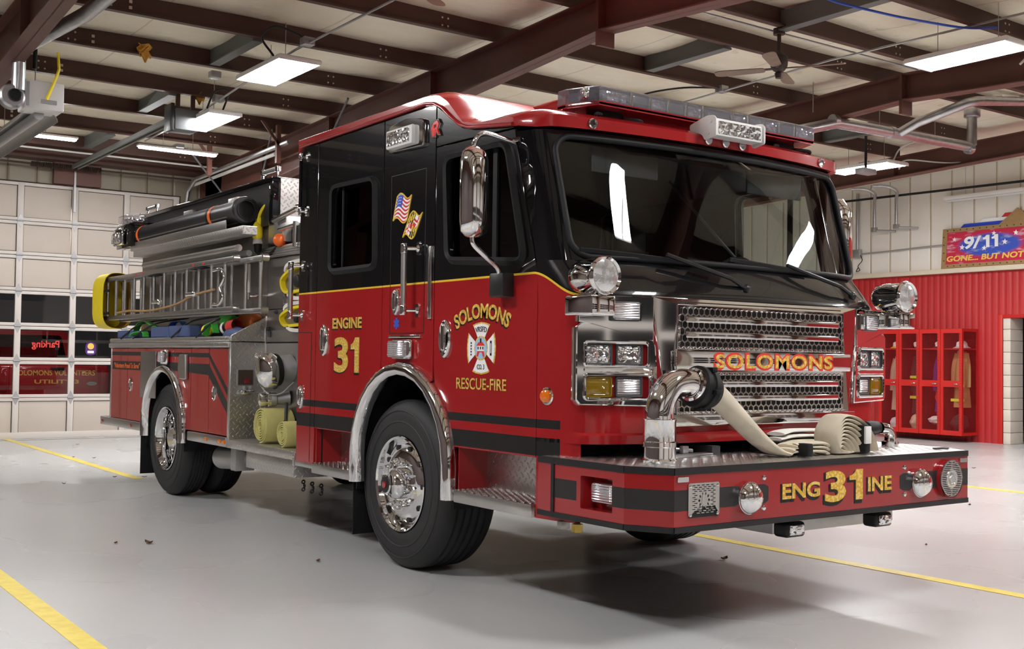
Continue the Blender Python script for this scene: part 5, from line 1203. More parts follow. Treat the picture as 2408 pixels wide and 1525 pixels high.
# ------------------------------------------------------------------ wheels, chassis
def wheel(x, y, s, w, nm, dish, r=.53, inner=False):
    # x: outer face of the tire; axis points outward (s)
    ax = (s, 0, 0); c = (x, y, r+.002)
    prof = [(.292, -.02), (.31, .0), (.36, .0), (.43, .004), (.475, -.004), (.505, -.025), (.524, -.05), (.53, -.075)]
    g = 5; span = w-.15
    for k in range(g):
        h0 = -.075-span*(k+.32)/g-.0; prof += [(.53, h0), (.518, h0-.004), (.518, h0-.016), (.53, h0-.02)]
    prof += [(.53, -w+.075), (.524, -w+.05), (.505, -w+.025), (.475, -w+.004), (.43, -w-.004), (.36, -w), (.31, -w), (.292, -w+.02)]
    t = B().lathe(prof, c, ax, 72).lathe([(.292, -.02), (.292, -w+.02)], c, ax, 48)
    t.lathe([(.385, .0025), (.39, .006), (.395, .0025)], c, ax, 64).lathe([(.455, .002), (.46, .0045), (.465, .0)], c, ax, 64)
    o = t.ob(nm, 'tire', T, sm=50)
    if inner: return o
    if dish > 0:   # rear: deep dish, hub set far in
        rim = [(.298, -.004), (.301, .004), (.296, .01), (.285, .004), (.272, -.03), (.262, -.06), (.258, -.12), (.262, -.16), (.24, -.185), (.15, -.19), (.14, -.17), (.11, -.165), (.1, -.06), (.085, -.04), (0, -.04)]
        zb, rr = -.19, .2
    else:          # front: flat disc standing out
        rim = [(.298, -.004), (.301, .004), (.296, .01), (.284, .0), (.272, -.035), (.265, -.05), (.245, -.045), (.225, -.025), (.2, -.012), (.17, -.008), (.12, -.01), (0, -.01)]
        zb, rr = -.01, .145
    B().lathe(rim, c, ax, 64).ob('rim', 'chrome', o, sm=30)
    if dish <= 0:
        B().lathe([(.1, -.01), (.098, .03), (.085, .055), (.07, .062), (.062, .075), (.06, .1), (.05, .105)], c, ax, 36).ob('hub', 'chrome', o)
        B().lathe([(.05, .104), (.05, .108), (.03, .109), (.0, .109)], c, ax, 28).ob('hub_cap', 'black_satin', o); B().lathe([(.022, .108), (.022, .116), (0, .118)], c, ax, 20).ob('hub_plug', 'red_lens', o)
    for k in range(10):
        a = 2*PI*k/10+.15; p = Vector((c[0], c[1]+rr*cos(a), c[2]+rr*sin(a)))+Vector((s*zb, 0, 0))
        if dish <= 0: B().lathe([(.021, 0), (.021, .012), (.015, .014), (.015, .04), (.01, .046), (.007, .06), (0, .062)], p, ax, 8).ob('lug_nut', 'chrome', o)
        else: B().lathe([(.02, 0), (.018, .04), (0, .045)], p, ax, 8).ob('lug_nut', 'chrome', o)
    for k in range(10):
        a = 2*PI*k/10; q = .232 if dish <= 0 else .21; h = -.026 if dish <= 0 else -.18
        B().cyl((c[0]+s*(h-.02), c[1]+q*cos(a), c[2]+q*sin(a)), (c[0]+s*(h+.006), c[1]+q*cos(a), c[2]+q*sin(a)), .017, n=12).ob('hand_hole', 'cable_black', o)
    return o
for s in (-1, 1):
    wheel(s*1.215, 2.416, s, .41, 'front_wheel', 0)
    wheel(s*1.215, 6.83, s, .3, 'rear_wheel', 1); wheel(s*.885, 6.83, s, .29, 'rear_wheel', 1, inner=True)
    B().box((s*1.24, 2.99, .14), (s*.78, 3.0, .52), .003).ob('mud_flap', 'black_rubber', T); B().box((s*1.24, 7.5, .14), (s*.6, 7.51, .56), .003).ob('mud_flap', 'black_rubber', T)
    B().box((s*.46, .45, .62), (s*.4, 8.6, .88)).ob('frame_rail', 'dark_grey', T, flat=True)
B().cyl((-.9, 2.416, .52), (.9, 2.416, .52), .07).cyl((-.9, 6.83, .53), (.9, 6.83, .53), .1).ball((0, 6.83, .53), .25).ob('axle', 'dark_grey', T)
B().box((-.75, .86, .56), (.75, 1.7, .9), .03).box((-.7, 3.1, .5), (.7, 4.9, .9), .03).box((-.95, 5.2, .7), (.95, 6.1, 1.3)).box((-.6, 6.1, .9), (.6, 8.5, 1.3)).box((-.66, 1.7, .7), (.66, 3.1, 1.0)).ob('underbody', 'black_satin', T, flat=True)
B().box((-1.18, .95, .83), (1.18, 1.65, .9)).ob('cab_underside', 'black_satin', T, flat=True); B().box((-1.1, 3.0, .83), (1.1, 3.86, .9)).ob('cab_underside', 'black_satin', T, flat=True)
# muffler and tail pipe
o = B().lathe([(.095, 0), (.1, 0), (.1, .5), (.06, .55), (.05, .9)], (-1.06, 5.78, .43), (.05, -1, .06), 28).lathe([(.09, .0), (.09, .3)], (-1.06, 5.78, .43), (.05, -1, .06), 28).ob('exhaust_pipe', 'aluminium_dull', T)
B().lathe([(.06, .62), (.075, .64), (.06, .68), (.078, .71), (.06, .75)], (-1.06, 5.78, .43), (.05, -1, .06), 24).ob('exhaust_clamp', 'chrome', o); B().box((-1.17, 5.22, .36), (-1.0, 5.33, .58), .006).ob('exhaust_bracket', 'aluminium_dull', o)
for y in (3.75, 3.9, 4.05):
    b = B()
    for k in range(3): b.lathe([(.012, 0), (.018, .006), (.012, .012), (.006, .006)], (-1.1, y, .38-.028*k), (k % 2, 1-k % 2, .1), 12, True)
    b.ob('chain', 'cable_black', T)
# ------------------------------------------------------------------ rear body
BY0, BY1 = 5.2, 8.52; WY, WZ, WR = 6.78, .685, .53
def barc(a0, a1, r=WR, n=16): return [(WY+r*cos(R(a0+(a1-a0)*i/n)), WZ+r*sin(R(a0+(a1-a0)*i/n))) for i in range(n+1)]
def bang(y, r=WR): return math.degrees(math.acos(max(-1, min(1, (y-WY)/r))))
for s in (-1, 1):
    P = lambda pts, nm, m, par, x=1.25, th=.03, bv=.004: B().plate(sp(s, pts), (), SF(s, x), th, bv).ob(nm, m, par)
    P([(BY0+.005, .655), (5.652, .655), (5.652, 1.385), (BY0+.005, 1.385)], 'compartment_door', 'red_paint', T)
    P([(5.66, .655), (6.095, .655), (6.095, 1.385), (5.66, 1.385)], 'compartment_door', 'red_paint', T)
    P([(6.103, .655), (6.22, .655)]+barc(178, 2)+[(7.36, .655), (7.36, 1.385), (6.103, 1.385)], 'wheel_panel', 'red_paint', T)
    P([(7.368, .655), (7.945, .655), (7.945, 1.385), (7.368, 1.385)], 'compartment_door', 'red_paint', T)
    P([(7.953, .655), (BY1-.01, .655), (BY1-.01, 1.385), (7.953, 1.385)], 'compartment_door', 'red_paint', T)
    P([(BY0, .65), (6.22, .65)]+barc(178, 2, WR+.01)+[(BY1, .65), (BY1, 1.39), (BY0, 1.39)], 'body_side', 'black_satin', T, 1.226, .02, 0)
    pa = []; bm = bmesh.new(); rows = []; sec = [(.0, -.02), (0, .02), (-.015, .04), (-.04, .048), (-.065, .035), (-.075, -.02)]
    for y, z in [(6.2, .53), (6.2, .6)]+[(WY-(WR+.045)*cos(R(a)), WZ+(WR+.01)*sin(R(a))) for a in range(2, 180, 8)]+[(7.355, .6), (7.355, .53)]:
        c = Vector((WY, WZ)); rad = (Vector((y, z))-c).normalized() if z > WZ else Vector((1 if y > WY else -1, 0))
        rows.append([bm.verts.new((s*(1.262+b_), y+rad.x*a, z+rad.y*a)) for a, b_ in sec])
    for a, b_ in zip(rows, rows[1:]):
        for j in range(len(sec)): bm.faces.new((a[j], a[(j+1) % len(sec)], b_[(j+1) % len(sec)], b_[j]))
    bm.faces.new(rows[0]); bm.faces.new(rows[-1][::-1]); bmesh.ops.recalc_face_normals(bm, faces=bm.faces[:])
    B().take(bm).ob('wheel_arch_trim', 'chrome', T, sm=60)
    B().grid(lambda u, v, s=s: well(u, v, s, .54, WY, WZ), 50, 1, .01).ob('wheel_well', 'black_rubber', T)
    # rub rail
    B().box((s*1.2, BY0-.01, .565), (s*1.275, 6.1, .645), .006).ob('rub_rail', 'aluminium', T); B().box((s*1.2, 7.38, .565), (s*1.275, 8.8, .65), .006).ob('rub_rail', 'aluminium', T)
    for y, m in ((5.22, 'amber'), (5.32, 'amber'), (5.63, 'amber'), (7.72, 'red_lens'), (8.72, 'red_lens')): B().box((s*1.27, y-.03, .59), (s*1.283, y+.03, .622), .006).ob('clearance_light', m, T)
    B().box((s*1.2, BY0-.02, 1.39), (s*1.275, 8.56, 1.438), .012).ob('body_top_rail', 'tread_yz', T); B().box((s*1.14, BY0-.02, 1.44), (s*1.265, 8.56, 1.486), .014).ob('body_top_rail', 'tread_yz', T)
    B().box((s*1.228, BY0-.02, .56), (s*1.256, BY0+.012, 1.39), .004).ob('corner_trim', 'aluminium', T); B().box((s*1.2, BY1-.015, .65), (s*1.256, BY1+.015, 1.39), .006).ob('corner_trim', 'aluminium', T)
B().box((-1.2, 5.25, .95), (1.2, 6.15, 1.4)).box((-1.2, 7.4, .66), (1.2, 8.5, 1.4)).box((-.65, 5.2, .95), (.65, 8.5, 1.42)).box((-1.22, 5.2, 1.385), (1.22, 8.52, 1.41)).ob('body_core', 'black_satin', T, flat=True)
B().box((-1.24, BY1, .6), (1.24, BY1+.02, 1.44)).ob('body_rear', 'red_paint', T, flat=True); B().box((-.94, BY1-.02, 1.44), (.94, BY1+.01, 2.4)).ob('upper_body_rear', 'brushed_steel', T, flat=True); B().box((-1.25, BY1, .57), (1.25, 8.82, .65), .006).ob('tail_step', 'tread_xy', T)
# body stripes
def bst(pts): B().plate(ys(pts), (), FS(-1.2508), .001).ob('body_stripe', 'stripe_black', T)
bst([(BY1-.01, 1.312), (BY1-.01, 1.35), (5.66, 1.342), (5.225, 1.05), (5.225, .99), (5.67, 1.304)]); bst([(7.36, 1.2), (7.36, 1.26), (5.66, 1.246), (5.225, .935), (5.225, .835), (5.67, 1.152)])
B().box((-1.253, 7.5, 1.165), (-1.25, 8.47, 1.25)).ob('name_plate', 'stripe_black', T)
B().text('"Volunteers Proud To Serve"', -8.4, 1.18, -7.55, 1.235, FS(-1.2535), .001, .012, shear=.2).ob('lettering', 'orange', T)
for y0, y1, z0, z1 in ((7.04, 7.5, .9, 1.355),): B().box((-1.262, y0, z0), (-1.25, y1, z1), .003).ob('stainless_plate', 'brushed_steel', T)
B().plate(ys(rpoly([(6.33, 1.328), (6.17, 1.33), (6.155, 1.1), (6.32, 1.105), (6.36, 1.2)], .02)), (), FS(-1.285), .035, .008).ob('fuel_fill_door', 'aluminium', T)
o = B().box((-1.3, 6.66, 1.23), (-1.25, 6.82, 1.37), .03, seg=3).ob('side_flasher', 'chrome', T); B().box((-1.32, 6.7, 1.25), (-1.295, 6.82, 1.35), .02, seg=3).ob('flasher_lens', 'ribbed_lens', o)
def latch(y, z, h):
    o = B().lathe([(0, 0), (.5, 0), (.5, .08), (.42, .12), (.36, .05), (0, .05)], (0, 0, 0), (0, 0, 1), 30); o.warp(lambda c: Vector((-1.25-c.z*.1, y+c.x*h*.7, z+c.y*h)))
    o = o.ob('door_latch', 'chrome', T, sm=50); B().plate([(-y-.02, z-.03), (-y+.025, z-.035), (-y+.03, z+.03), (-y-.015, z+.04)], (), FS(-1.262), .008, .002).ob('latch_paddle', 'chrome_soft', o)
latch(7.836, 1.017, .14); latch(5.515, 1.004, .135)
# ------------------------------------------------------------------ pump compartment
XP = -.944
B().plate([(-1.23, .62), (XP, .62), (XP, 1.435), (-1.25, 1.435), (-1.25, .62)], (), FF(5.17), .03).ob('body_front_wall', 'tread_xz', T, flat=True)
B().plate([(-1.25, 1.445), (XP-.0, 1.445), (XP, 1.655), (-.97, 1.64), (-1.25, 1.49)], (), FF(5.17), .02, .003).ob('gusset_plate', 'tread_xz', T, flat=True)
B().box((XP-.012, 5.155, .82), (XP+.01, 5.18, 1.66), .003).ob('corner_trim', 'aluminium', T)
for nm, z0, z1 in (('pump_panel', .825, 1.43), ('valve_panel', 1.442, 1.71), ('crosslay_panel', 1.716, 2.14)): B().box((XP, 3.92, z0), (XP+.02, 5.155, z1), .003).ob(nm, 'brushed_steel', T)
B().box((XP+.02, 3.9, .6), (.94, 5.2, 2.4)).ob('pump_house', 'black_satin', T, flat=True)
B().box((XP-.0, 5.16, 1.44), (XP+.02, 8.5, 2.42)).ob('upper_body_wall', 'brushed_steel', T); B().box((.92, 5.16, 1.44), (.94, 8.5, 2.42)).ob('upper_body_wall', 'brushed_steel', T)
B().box((XP-.03, 4.0, 2.145), (XP+.03, 5.4, 2.235), .006).ob('panel_step', 'aluminium', T)
b = B()
for k in range(4): b.box((XP-.034, 4.02, 2.155+k*.02), (XP-.029, 5.38, 2.163+k*.02))
b.ob('step_ribs', 'aluminium_dull', T)
# running board
B().box((-1.26, 3.93, .56), (-.9, 5.17, .63), .012).ob('running_board', 'tread_yz', T); B().box((-1.2, 4.02, .42), (-.85, 4.93, .56), .008).ob('running_board_box', 'tread_yz', T); B().box((-1.255, 3.9, .43), (-.85, 3.93, .62), .004).ob('running_board_end', 'tread_xz', T)
# panel fittings
def ovalp(y, z, h, x=XP, nm='panel_latch'):
    B().lathe([(0, 0), (.5, 0), (.5, .1), (.38, .16), (0, .06)], (0, 0, 0), (0, 0, 1), 28).warp(lambda c: Vector((x-c.z*.1, y+c.x*h*.55, z+c.y*h))).ob(nm, 'chrome', T, sm=50)
ovalp(4.79, 1.79, .12)
for y, z in ((5.1, 1.55), (4.95, 1.69), (4.7, 1.69)): B().lathe([(.018, 0), (.018, .01), (.01, .03), (0, .032)], (XP, y, z), (-1, 0, 0), 16).ob('panel_knob', 'dark_grey', T)
B().box((XP-.008, 5.07, 1.48), (XP, 5.13, 1.53), .003).ob('gauge', 'dark_grey', T)
d = Vector((-1, -.05, -.12)).normalized(); ic = Vector((XP, 4.66, 1.23))
o = B().lathe([(.11, 0), (.11, .06), (.1, .08), (.095, .17)], ic, d, 36).ob('suction_inlet', 'grey_metal', T)
B().lathe([(.115, .12), (.13, .125), (.135, .16), (.12, .175)], ic, d, 36).ob('inlet_ring', 'black_rubber', o)
B().lathe([(.125, .17), (.14, .175), (.14, .23), (.13, .25), (.09, .27), (0, .275)], ic, d, 36).ob('inlet_cap', 'chrome', o, sm=40)
for k in range(2): B().cyl(ic+d*.2+Vector((0, .12*(1 if k else -1), .1)), ic+d*.25+Vector((0, .15*(1 if k else -1), .13)), .02, n=12).ob('cap_handle', 'chrome', o)
B().plate(circ(-4.97, 1.17, .1, 32, .12), (), FS(XP-.006), .008, .002).ob('round_plate', 'black_satin', T)
B().plate([(-4.99, 1.12), (-4.97, 1.13), (-4.97, 1.16), (-4.94, 1.12), (-4.925, 1.13), (-4.955, 1.175), (-4.93, 1.2), (-4.95, 1.23), (-4.995, 1.235), (-5.01, 1.2)], [[(-4.985, 1.19), (-4.955, 1.19), (-4.96, 1.215), (-4.985, 1.215)]], FS(XP-.016), .004).ob('plate_emblem', 'star_white', T)
v = Vector((XP, 4.68, .985)); dv = Vector((-1, .25, -.05)).normalized()
o = B().lathe([(.06, 0), (.05, .05), (.045, .1), (.06, .11), (.06, .15)], v, dv, 24).ob('discharge_valve', 'grey_metal', T)
B().lathe([(.05, .14), (.062, .15), (.062, .17), (.05, .175), (.058, .2), (.058, .24), (.03, .25), (0, .25)], v, dv, 24).ob('discharge_cap', 'chrome', o)
B().cyl((XP-.06, 4.6, .95), (XP-.1, 4.52, .8), .014).ball((XP-.1, 4.52, .79), .03).ob('valve_handle', 'black_satin', o)
def chain(p, nm): B().tube(cr(p, 8), .005, 6).ob(nm, 'aluminium', T)
chain([(XP-.25, 4.75, 1.22), (XP-.2, 4.72, 1.05), (XP-.12, 4.62, 1.02), (XP-.05, 4.5, 1.12)], 'cap_chain'); chain([(XP-.23, 4.74, .97), (XP-.2, 4.72, .78), (XP-.12, 4.62, .7), (XP-.1, 4.52, .77)], 'cap_chain')
# step light and builder's plate on the forward body wall
o = B().plate(rrect(-1.195, 1.075, -1.045, 1.21, .008), [rrect(-1.183, 1.163, -1.057, 1.2, .003), rrect(-1.183, 1.085, -1.057, 1.152, .003)], FF(5.165), .01, .002).ob('builder_frame', 'grey_metal', T)
B().box((-1.185, 5.16, 1.082), (-1.055, 5.17, 1.205)).ob('builder_plate', 'brown_dark', o)
B().plate([(a*.62-1.1, c*.5+1.117) for a, c in RE_], [[(a*.62-1.1, c*.5+1.117) for a, c in RH_]], FF(5.158), .004, .001).ob('badge_enamel', 'red_lens', o)
o = B().box((-1.17, 5.1, 1.0), (-1.06, 5.16, 1.04), .012).ob('step_light', 'chrome', T)
for x in (-1.14, -1.09): B().box((x-.012, 5.12, 1.04), (x+.012, 5.165, 1.075), .003).ob('step_light_arm', 'grey_metal', o)
# grab rail on the panel, upper pump fittings
o = B().cyl((XP-.08, 5.38, 1.86), (XP-.08, 5.38, 2.11), .019, n=16).ob('grab_rail', 'white_plastic', T)
for z in (1.835, 2.135): B().cyl((XP-.08, 5.38, z-.03), (XP-.08, 5.38, z+.03), .023, n=14).tube([(XP-.08, 5.38, z), (XP, 5.3, z)], .011, 8).ob('rail_stanchion', 'chrome', o)
B().box((XP-.03, 4.75, 2.26), (XP+.2, 5.1, 2.47), .01).ob('outlet_box', 'aluminium', T)
B().cyl((XP+.03, 5.05, 2.47), (XP+.03, 5.05, 2.5), .035).ob('gland', 'yellow_plastic', T); B().cyl((XP+.03, 5.05, 2.5), (XP+.03, 5.05, 2.54), .025, n=8).ob('gland_nut', 'white_plastic', T)
yc = B().tube(cr([(XP+.03, 5.05, 2.54), (XP+.01, 5.08, 2.59), (XP-.02, 5.16, 2.6), (XP-.04, 5.24, 2.54), (XP-.05, 5.27, 2.45)], 6), .016, 10).ob('yellow_cord', 'yellow_plastic', T)
B().lathe([(0, 0), (.03, .005), (.045, .04), (.048, .11), (.03, .14), (.018, .16)], (XP-.06, 5.25, 2.3), (0, .12, 1), 20).ob('cord_connector', 'yellow_plastic', yc); B().lathe([(.03, 0), (.042, .02), (.035, .05)], (XP-.06, 5.245, 2.26), (0, .1, 1), 16).ob('plug_ring', 'white_plastic', yc); B().lathe([(.012, 0), (.03, .02), (.035, .08)], (XP-.06, 5.235, 2.19), (0, .1, 1), 16).ob('plug_body', 'cable_black', yc)
B().tube(cr([(XP-.06, 5.23, 2.2), (XP-.05, 5.2, 2.15), (XP-.04, 5.05, 2.17), (XP-.02, 4.9, 2.24)], 6), .012, 8).ob('plug_lead', 'cable_black', yc)
B().box((XP-.05, 5.24, 2.38), (XP-.02, 5.33, 2.5), .004).ob('cord_holder', 'yellow_plastic', yc)
B().ball((XP-.04, 4.84, 2.275), .055, (1, 1, 1), 20).ob('float_ball', 'orange', T)
B().cyl((XP-.06, 4.92, 2.44), (XP-.06, 4.45, 2.5), .022, n=14).cyl((XP-.04, 4.86, 2.36), (XP-.04, 4.5, 2.38), .016, n=12).cyl((XP-.05, 4.52, 2.2), (XP-.05, 4.52, 2.4), .02, n=12).ball((XP-.06, 4.45, 2.5), .035).ob('deck_gun_pipe', 'chrome_soft', T)
# ------------------------------------------------------------------ hose bed
HX = -.98
B().box((HX, 5.0, 2.42), (-HX, 8.48, 2.79)).ob('hose_bed', 'black_satin', T, flat=True)
B().box((HX-.02, 4.98, 2.78), (-HX+.02, 8.5, 2.82), .008).ob('hose_bed_cover', 'black_paint', T)
B().box((HX-.01, 4.985, 2.42), (HX+.06, 5.06, 2.8), .004).ob('hose_bed_post', 'black_paint', T); B().box((HX+.055, 4.97, 2.44), (-HX-.05, 4.99, 2.81)).ob('hose_bed_front', 'tread_xz', T, flat=True)
for y in (5.2, 8.3):
    o = B().cyl((HX+.06, y-.16, 2.9), (HX+.06, y+.16, 2.9), .02, n=14).ob('cover_grip', 'aluminium', T)
    for q in (-.15, .15): B().lathe([(.03, 0), (.03, .008), (.012, .014), (.012, .06), (.025, .065), (.025, .1), (.01, .11)], (HX+.06, y+q, 2.815), (0, 0, 1), 16).ob('grip_post', 'chrome', o)
for y in (5.75, 6.9): B().box((HX-.05, y-.12, 2.62), (HX+.0, y+.12, 2.72), .006).ob('hose_bed_bracket', 'tread_yz', T)
# folded hard suction tube on its tray
t = thing('suction_hose', 'black hard suction tube with orange bands along the upper body side', 'hose', (-1.1, 6.7, 2.56))
B().lathe([(.075, 0), (.11, 0), (.115, .02), (.115, .06), (.1, .08), (.095, .1), (.095, 2.82), (.11, 2.84), (.11, 2.9), (.08, 2.92)], (-1.1, 5.27, 2.56), (0, 1, 0), 32).ob('tube', 'black_satin', t); B().lathe([(.085, .0), (.085, .06), (0, .06)], (-1.1, 5.262, 2.56), (0, 1, 0), 28).ob('tube_mouth', 'cable_black', t)
for y in (5.9, 7.93): lab(B().lathe([(.099, 0), (.1, .012), (.099, .06)], (-1.1, y-.03, 2.56), (0, 1, 0), 28).ob('reflective_band', 'orange', t), 'orange band'); B().lathe([(.099, 0), (.102, .01), (.099, .03)], (-1.1, y+.06, 2.56), (0, 1, 0), 28).ob('strap', 'black_rubber', t)
B().sweep([(-1.1, 5.5, 2.47), (-1.1, 8.15, 2.47)], [(-.1, .0), (-.02, -.11), (.0, -.11), (-.09, .0), (.0, .11), (-.02, .11)] if False else [(.04, -.085), (.045, -.085), (-.005, .0), (.045, .085), (.04, .085), (-.012, .0)], up=(0, 0, 1)).ob('suction_hose_tray', 'aluminium', T)
B().box((-1.19, 5.5, 2.4), (-1.18, 8.15, 2.485), .003).box((-1.18, 5.5, 2.4), (-1.0, 8.15, 2.408)).ob('suction_hose_tray', 'aluminium', T); B().box((-1.25, 4.98, 2.315), (-1.12, 7.86, 2.39), .006).ob('side_tray', 'tread_yz', T); B().box((-1.245, 4.972, 2.32), (-1.125, 4.982, 2.385)).ob('side_tray_end', 'tread_xz', T)
o = B().box((-1.2, 8.0, 2.45), (-.9, 8.62, 2.7), .008).ob('rear_light_tower', 'black_paint', T)
B().box((-1.21, 8.06, 2.705), (-.92, 8.56, 2.8), .02, seg=3).ob('beacon_lens', 'clear_lens', o); B().box((-1.17, 8.2, 2.71), (-1.0, 8.5, 2.77), .01).ob('beacon_module', 'faceted_lens', o)
B().box((-1.25, 8.3, 2.48), (-1.2, 8.6, 2.66), .02, seg=3).ob('scene_light', 'chrome', o); B().box((-1.275, 8.35, 2.5), (-1.245, 8.56, 2.61), .008).ob('scene_light_lens', 'faceted_lens', o)
# ------------------------------------------------------------------ things carried on the right side
def ladder(x, y0, y1, zt, zb, label, rungs):
    t = thing('ladder', label, 'ladder', (x, (y0+y1)/2, zb), 'aluminium ladders on the truck side')
    for z in (zt, zb): B().box((x-.03, y0, z-.022), (x+.03, y1, z+.022), .006).cyl((x-.028, y0, z), (x+.028, y0, z), .03, n=16).ob('side_rail', 'aluminium', t)
    for y in rungs: B().cyl((x, y, zb), (x, y, zt), .016, n=12).ob('rung', 'aluminium', t)
    return t
l1 = ladder(-1.22, 5.18, 9.0, 2.13, 1.71, 'outer aluminium ladder with its rear end in the yellow cover', [8.82-.31*k for k in range(12)])
ladder(-1.1, 4.86, 8.7, 2.125, 1.695, 'inner aluminium ladder reaching farther toward the pump panel', [8.66-.31*k for k in range(13)])
for y in (6.0, 7.2): B().box((-1.255, y-.16, 2.09), (-1.19, y+.16, 2.1), .002).ob('rail_guard', 'black_rubber', l1)
for y, z in ((7.75, 2.13), (7.55, 2.135), (6.1, 2.13), (5.85, 2.13)): B().box((-1.2515, y-.02, z-.01), (-1.25, y+.02, z+.01)).ob('red_mark', 'text_red', l1)
o = B().tube(cr([(-1.25, 5.6, 2.05), (-1.26, 5.4, 2.05), (-1.26, 5.34, 1.97), (-1.26, 5.42, 1.9), (-1.25, 5.44, 1.88)], 6), .014, 10).tube(cr([(-1.25, 5.6, 1.76), (-1.26, 5.42, 1.76), (-1.26, 5.36, 1.82), (-1.26, 5.42, 1.9)], 6), .014, 10).ob('ladder_hook', 'chrome', l1)
B().tube(cr([(-1.24, 8.4, 1.76), (-1.23, 8.0, 1.77), (-1.23, 7.4, 1.755), (-1.24, 6.9, 1.77), (-1.24, 6.5, 1.8), (-1.24, 6.1, 1.86), (-1.24, 5.6, 1.89)], 6), .011, 8).ob('halyard_rope', 'wood', l1)
for y, z in ((7.1, 1.83), (6.15, 1.87)): B().cyl((-1.25, y-.1, z), (-1.25, y+.1, z), .02, n=10).ball((-1.25, y-.1, z), .03).ob('rung_lock', 'chrome', l1)
pk = B().cyl((-1.18, 5.22, 2.227), (-1.18, 7.7, 2.227), .03, n=18); tag(pk.ob('pike_pole', 'aluminium'), 'upper round pole stored just above the ladders', 'pole')
pk = B().cyl((-1.08, 5.24, 2.19), (-1.08, 7.6, 2.19), .026, n=16); tag(pk.ob('pike_pole', 'aluminium_dull'), 'lower round pole tucked behind the upper pole above the ladders', 'pole')
# yellow end cover over the ladders: a sleeve open to the front
t = thing('ladder_cover', 'yellow vinyl sleeve strapped over the rear ends of the ladders', 'cover', (-1.15, 9.0, 1.6))
def slv(r0):
    o = []
    for k in range(40):
        a = 2*PI*k/40; o.append((.165*r0*(abs(cos(a))**.8)*(1 if cos(a) > 0 else -1), .305*r0*(abs(sin(a))**.45)*(1 if sin(a) > 0 else -1)))
    return o
def sleeve(u, v):
    p = slv(1.0)[int(u*40) % 40]; yy = 8.72+.38*v; k = 1+.05*sin(v*3+u*12)*.4
    return (-1.14+p[0]*k, yy-.14*(p[1]/.3+0)*0+.22*(p[0]+.14)*0, 1.905+p[1])
B().grid(sleeve, 40, 6, .006).ob('sleeve', 'yellow_vinyl', t, sm=60)
B().grid(lambda u, v: tuple(Vector((-1.14, 0, 1.905))*0+Vector((-1.14+(sleeve(u, v)[0]+1.14)*.94, sleeve(u, v)[1]+.004, 1.905+(sleeve(u, v)[2]-1.905)*.975))), 40, 6).ob('lining', 'tan_lining', t, sm=60)
B().plate([(a, 1.905+b_) for a, b_ in slv(1.)], (), TR((-1.14, 9.1, 0)) @ FF(0), .01).ob('end_panel', 'yellow_vinyl', t)
for z in (2.0, 1.76): B().box((-1.29, 8.55, z-.014), (-1.278, 9.1, z+.014), .003).ob('strap', 'black_rubber', t)
# hose tray above the body rail: bins, straps, pouches held by bungee cords
def tbin(y0, y1, x0, x1, h, m, l): tag(B().plate(rrect(x0, y0, x1, y1, .03), [rrect(x0+.012, y0+.012, x1-.012, y1-.012, .025)], FT(1.49+h), h).plate(rrect(x0, y0, x1, y1, .03), (), FT(1.495), .008).ob('storage_bin', m), l, 'bin', 'blue bins on the body rail')
tbin(7.95, 8.45, -1.22, -1.0, .08, 'blue_bin', 'blue bin at the tail end of the side rail'); tbin(6.85, 7.35, -1.22, -1.0, .1, 'blue_bin', 'blue bin in the middle left of the side rail'); tbin(6.3, 6.82, -1.22, -1.0, .105, 'blue_bin', 'blue bin in the middle right of the side rail')
def strap(pts, m, l, w=.03): tag(B().sweep(cr(pts, 8), [(-w, -.004), (w, -.004), (w, .004), (-w, .004)], up=(1, 0, 0)).ob('webbing_strap', m), l, 'strap')
strap([(-1.15, 8.1, 1.5), (-1.15, 7.95, 1.62), (-1.15, 7.75, 1.66), (-1.15, 7.5, 1.62), (-1.13, 7.3, 1.55)], 'green_strap', 'large green strap looped up over the tail end bin')
strap([(-1.2, 8.0, 1.5), (-1.2, 7.9, 1.54), (-1.2, 7.6, 1.55), (-1.2, 7.55, 1.5)], 'green_strap', 'low green strap folded on the rail')
strap([(-1.18, 5.95, 1.5), (-1.18, 5.9, 1.58), (-1.17, 5.78, 1.6), (-1.17, 5.72, 1.52)], 'green_strap', 'green strap bundle in front of the orange pouch')
tag(B().cyl((-1.1, 5.75, 1.64), (-1.1, 5.5, 1.62), .05, n=16, bev=.02).ob('green_bottle', 'green_strap'), 'bright green roll lying on top of the straps', 'roll')
strap([(-1.08, 7.15, 1.6), (-1.08, 7.05, 1.64), (-1.08, 6.85, 1.64), (-1.08, 6.75, 1.6)], 'blue_bright', 'bright blue handle strap over the middle bin')
tag(B().ball((-1.14, 6.02, 1.545), .055, (1, .7, 1), 16).ob('yellow_bag', 'yellow_plastic'), 'small yellow bag end between the straps', 'bag')
o = B().lathe([(0, 0), (.05, .0), (.055, .02), (.055, .14), (.05, .15)], (-1.13, 5.5, 1.57), (0, -1, .1), 24).ob('red_can', 'bag_red'); tag(o, 'red end of a can with white band on the rail', 'can'); B().lathe([(.056, 0), (.056, .05)], (-1.13, 5.6, 1.56), (0, -1, .1), 24).ob('white_band', 'white_plastic', o)
tag(B().plate(rpoly([(-5.55, 1.55), (-5.25, 1.545), (-5.2, 1.66), (-5.3, 1.69), (-5.52, 1.68)], .03), (), FS(-1.06), .1, .02).ob('leather_pouch', 'orange_leather'), 'orange brown pouch below the front end of the ladder', 'pouch')
tag(B().ball((-1.12, 5.4, 1.49), .1, (.8, 2.1, .8), 18).ob('blue_tarp', 'blue_bin'), 'rounded blue tarp roll beside the diamond plate gusset', 'tarp')
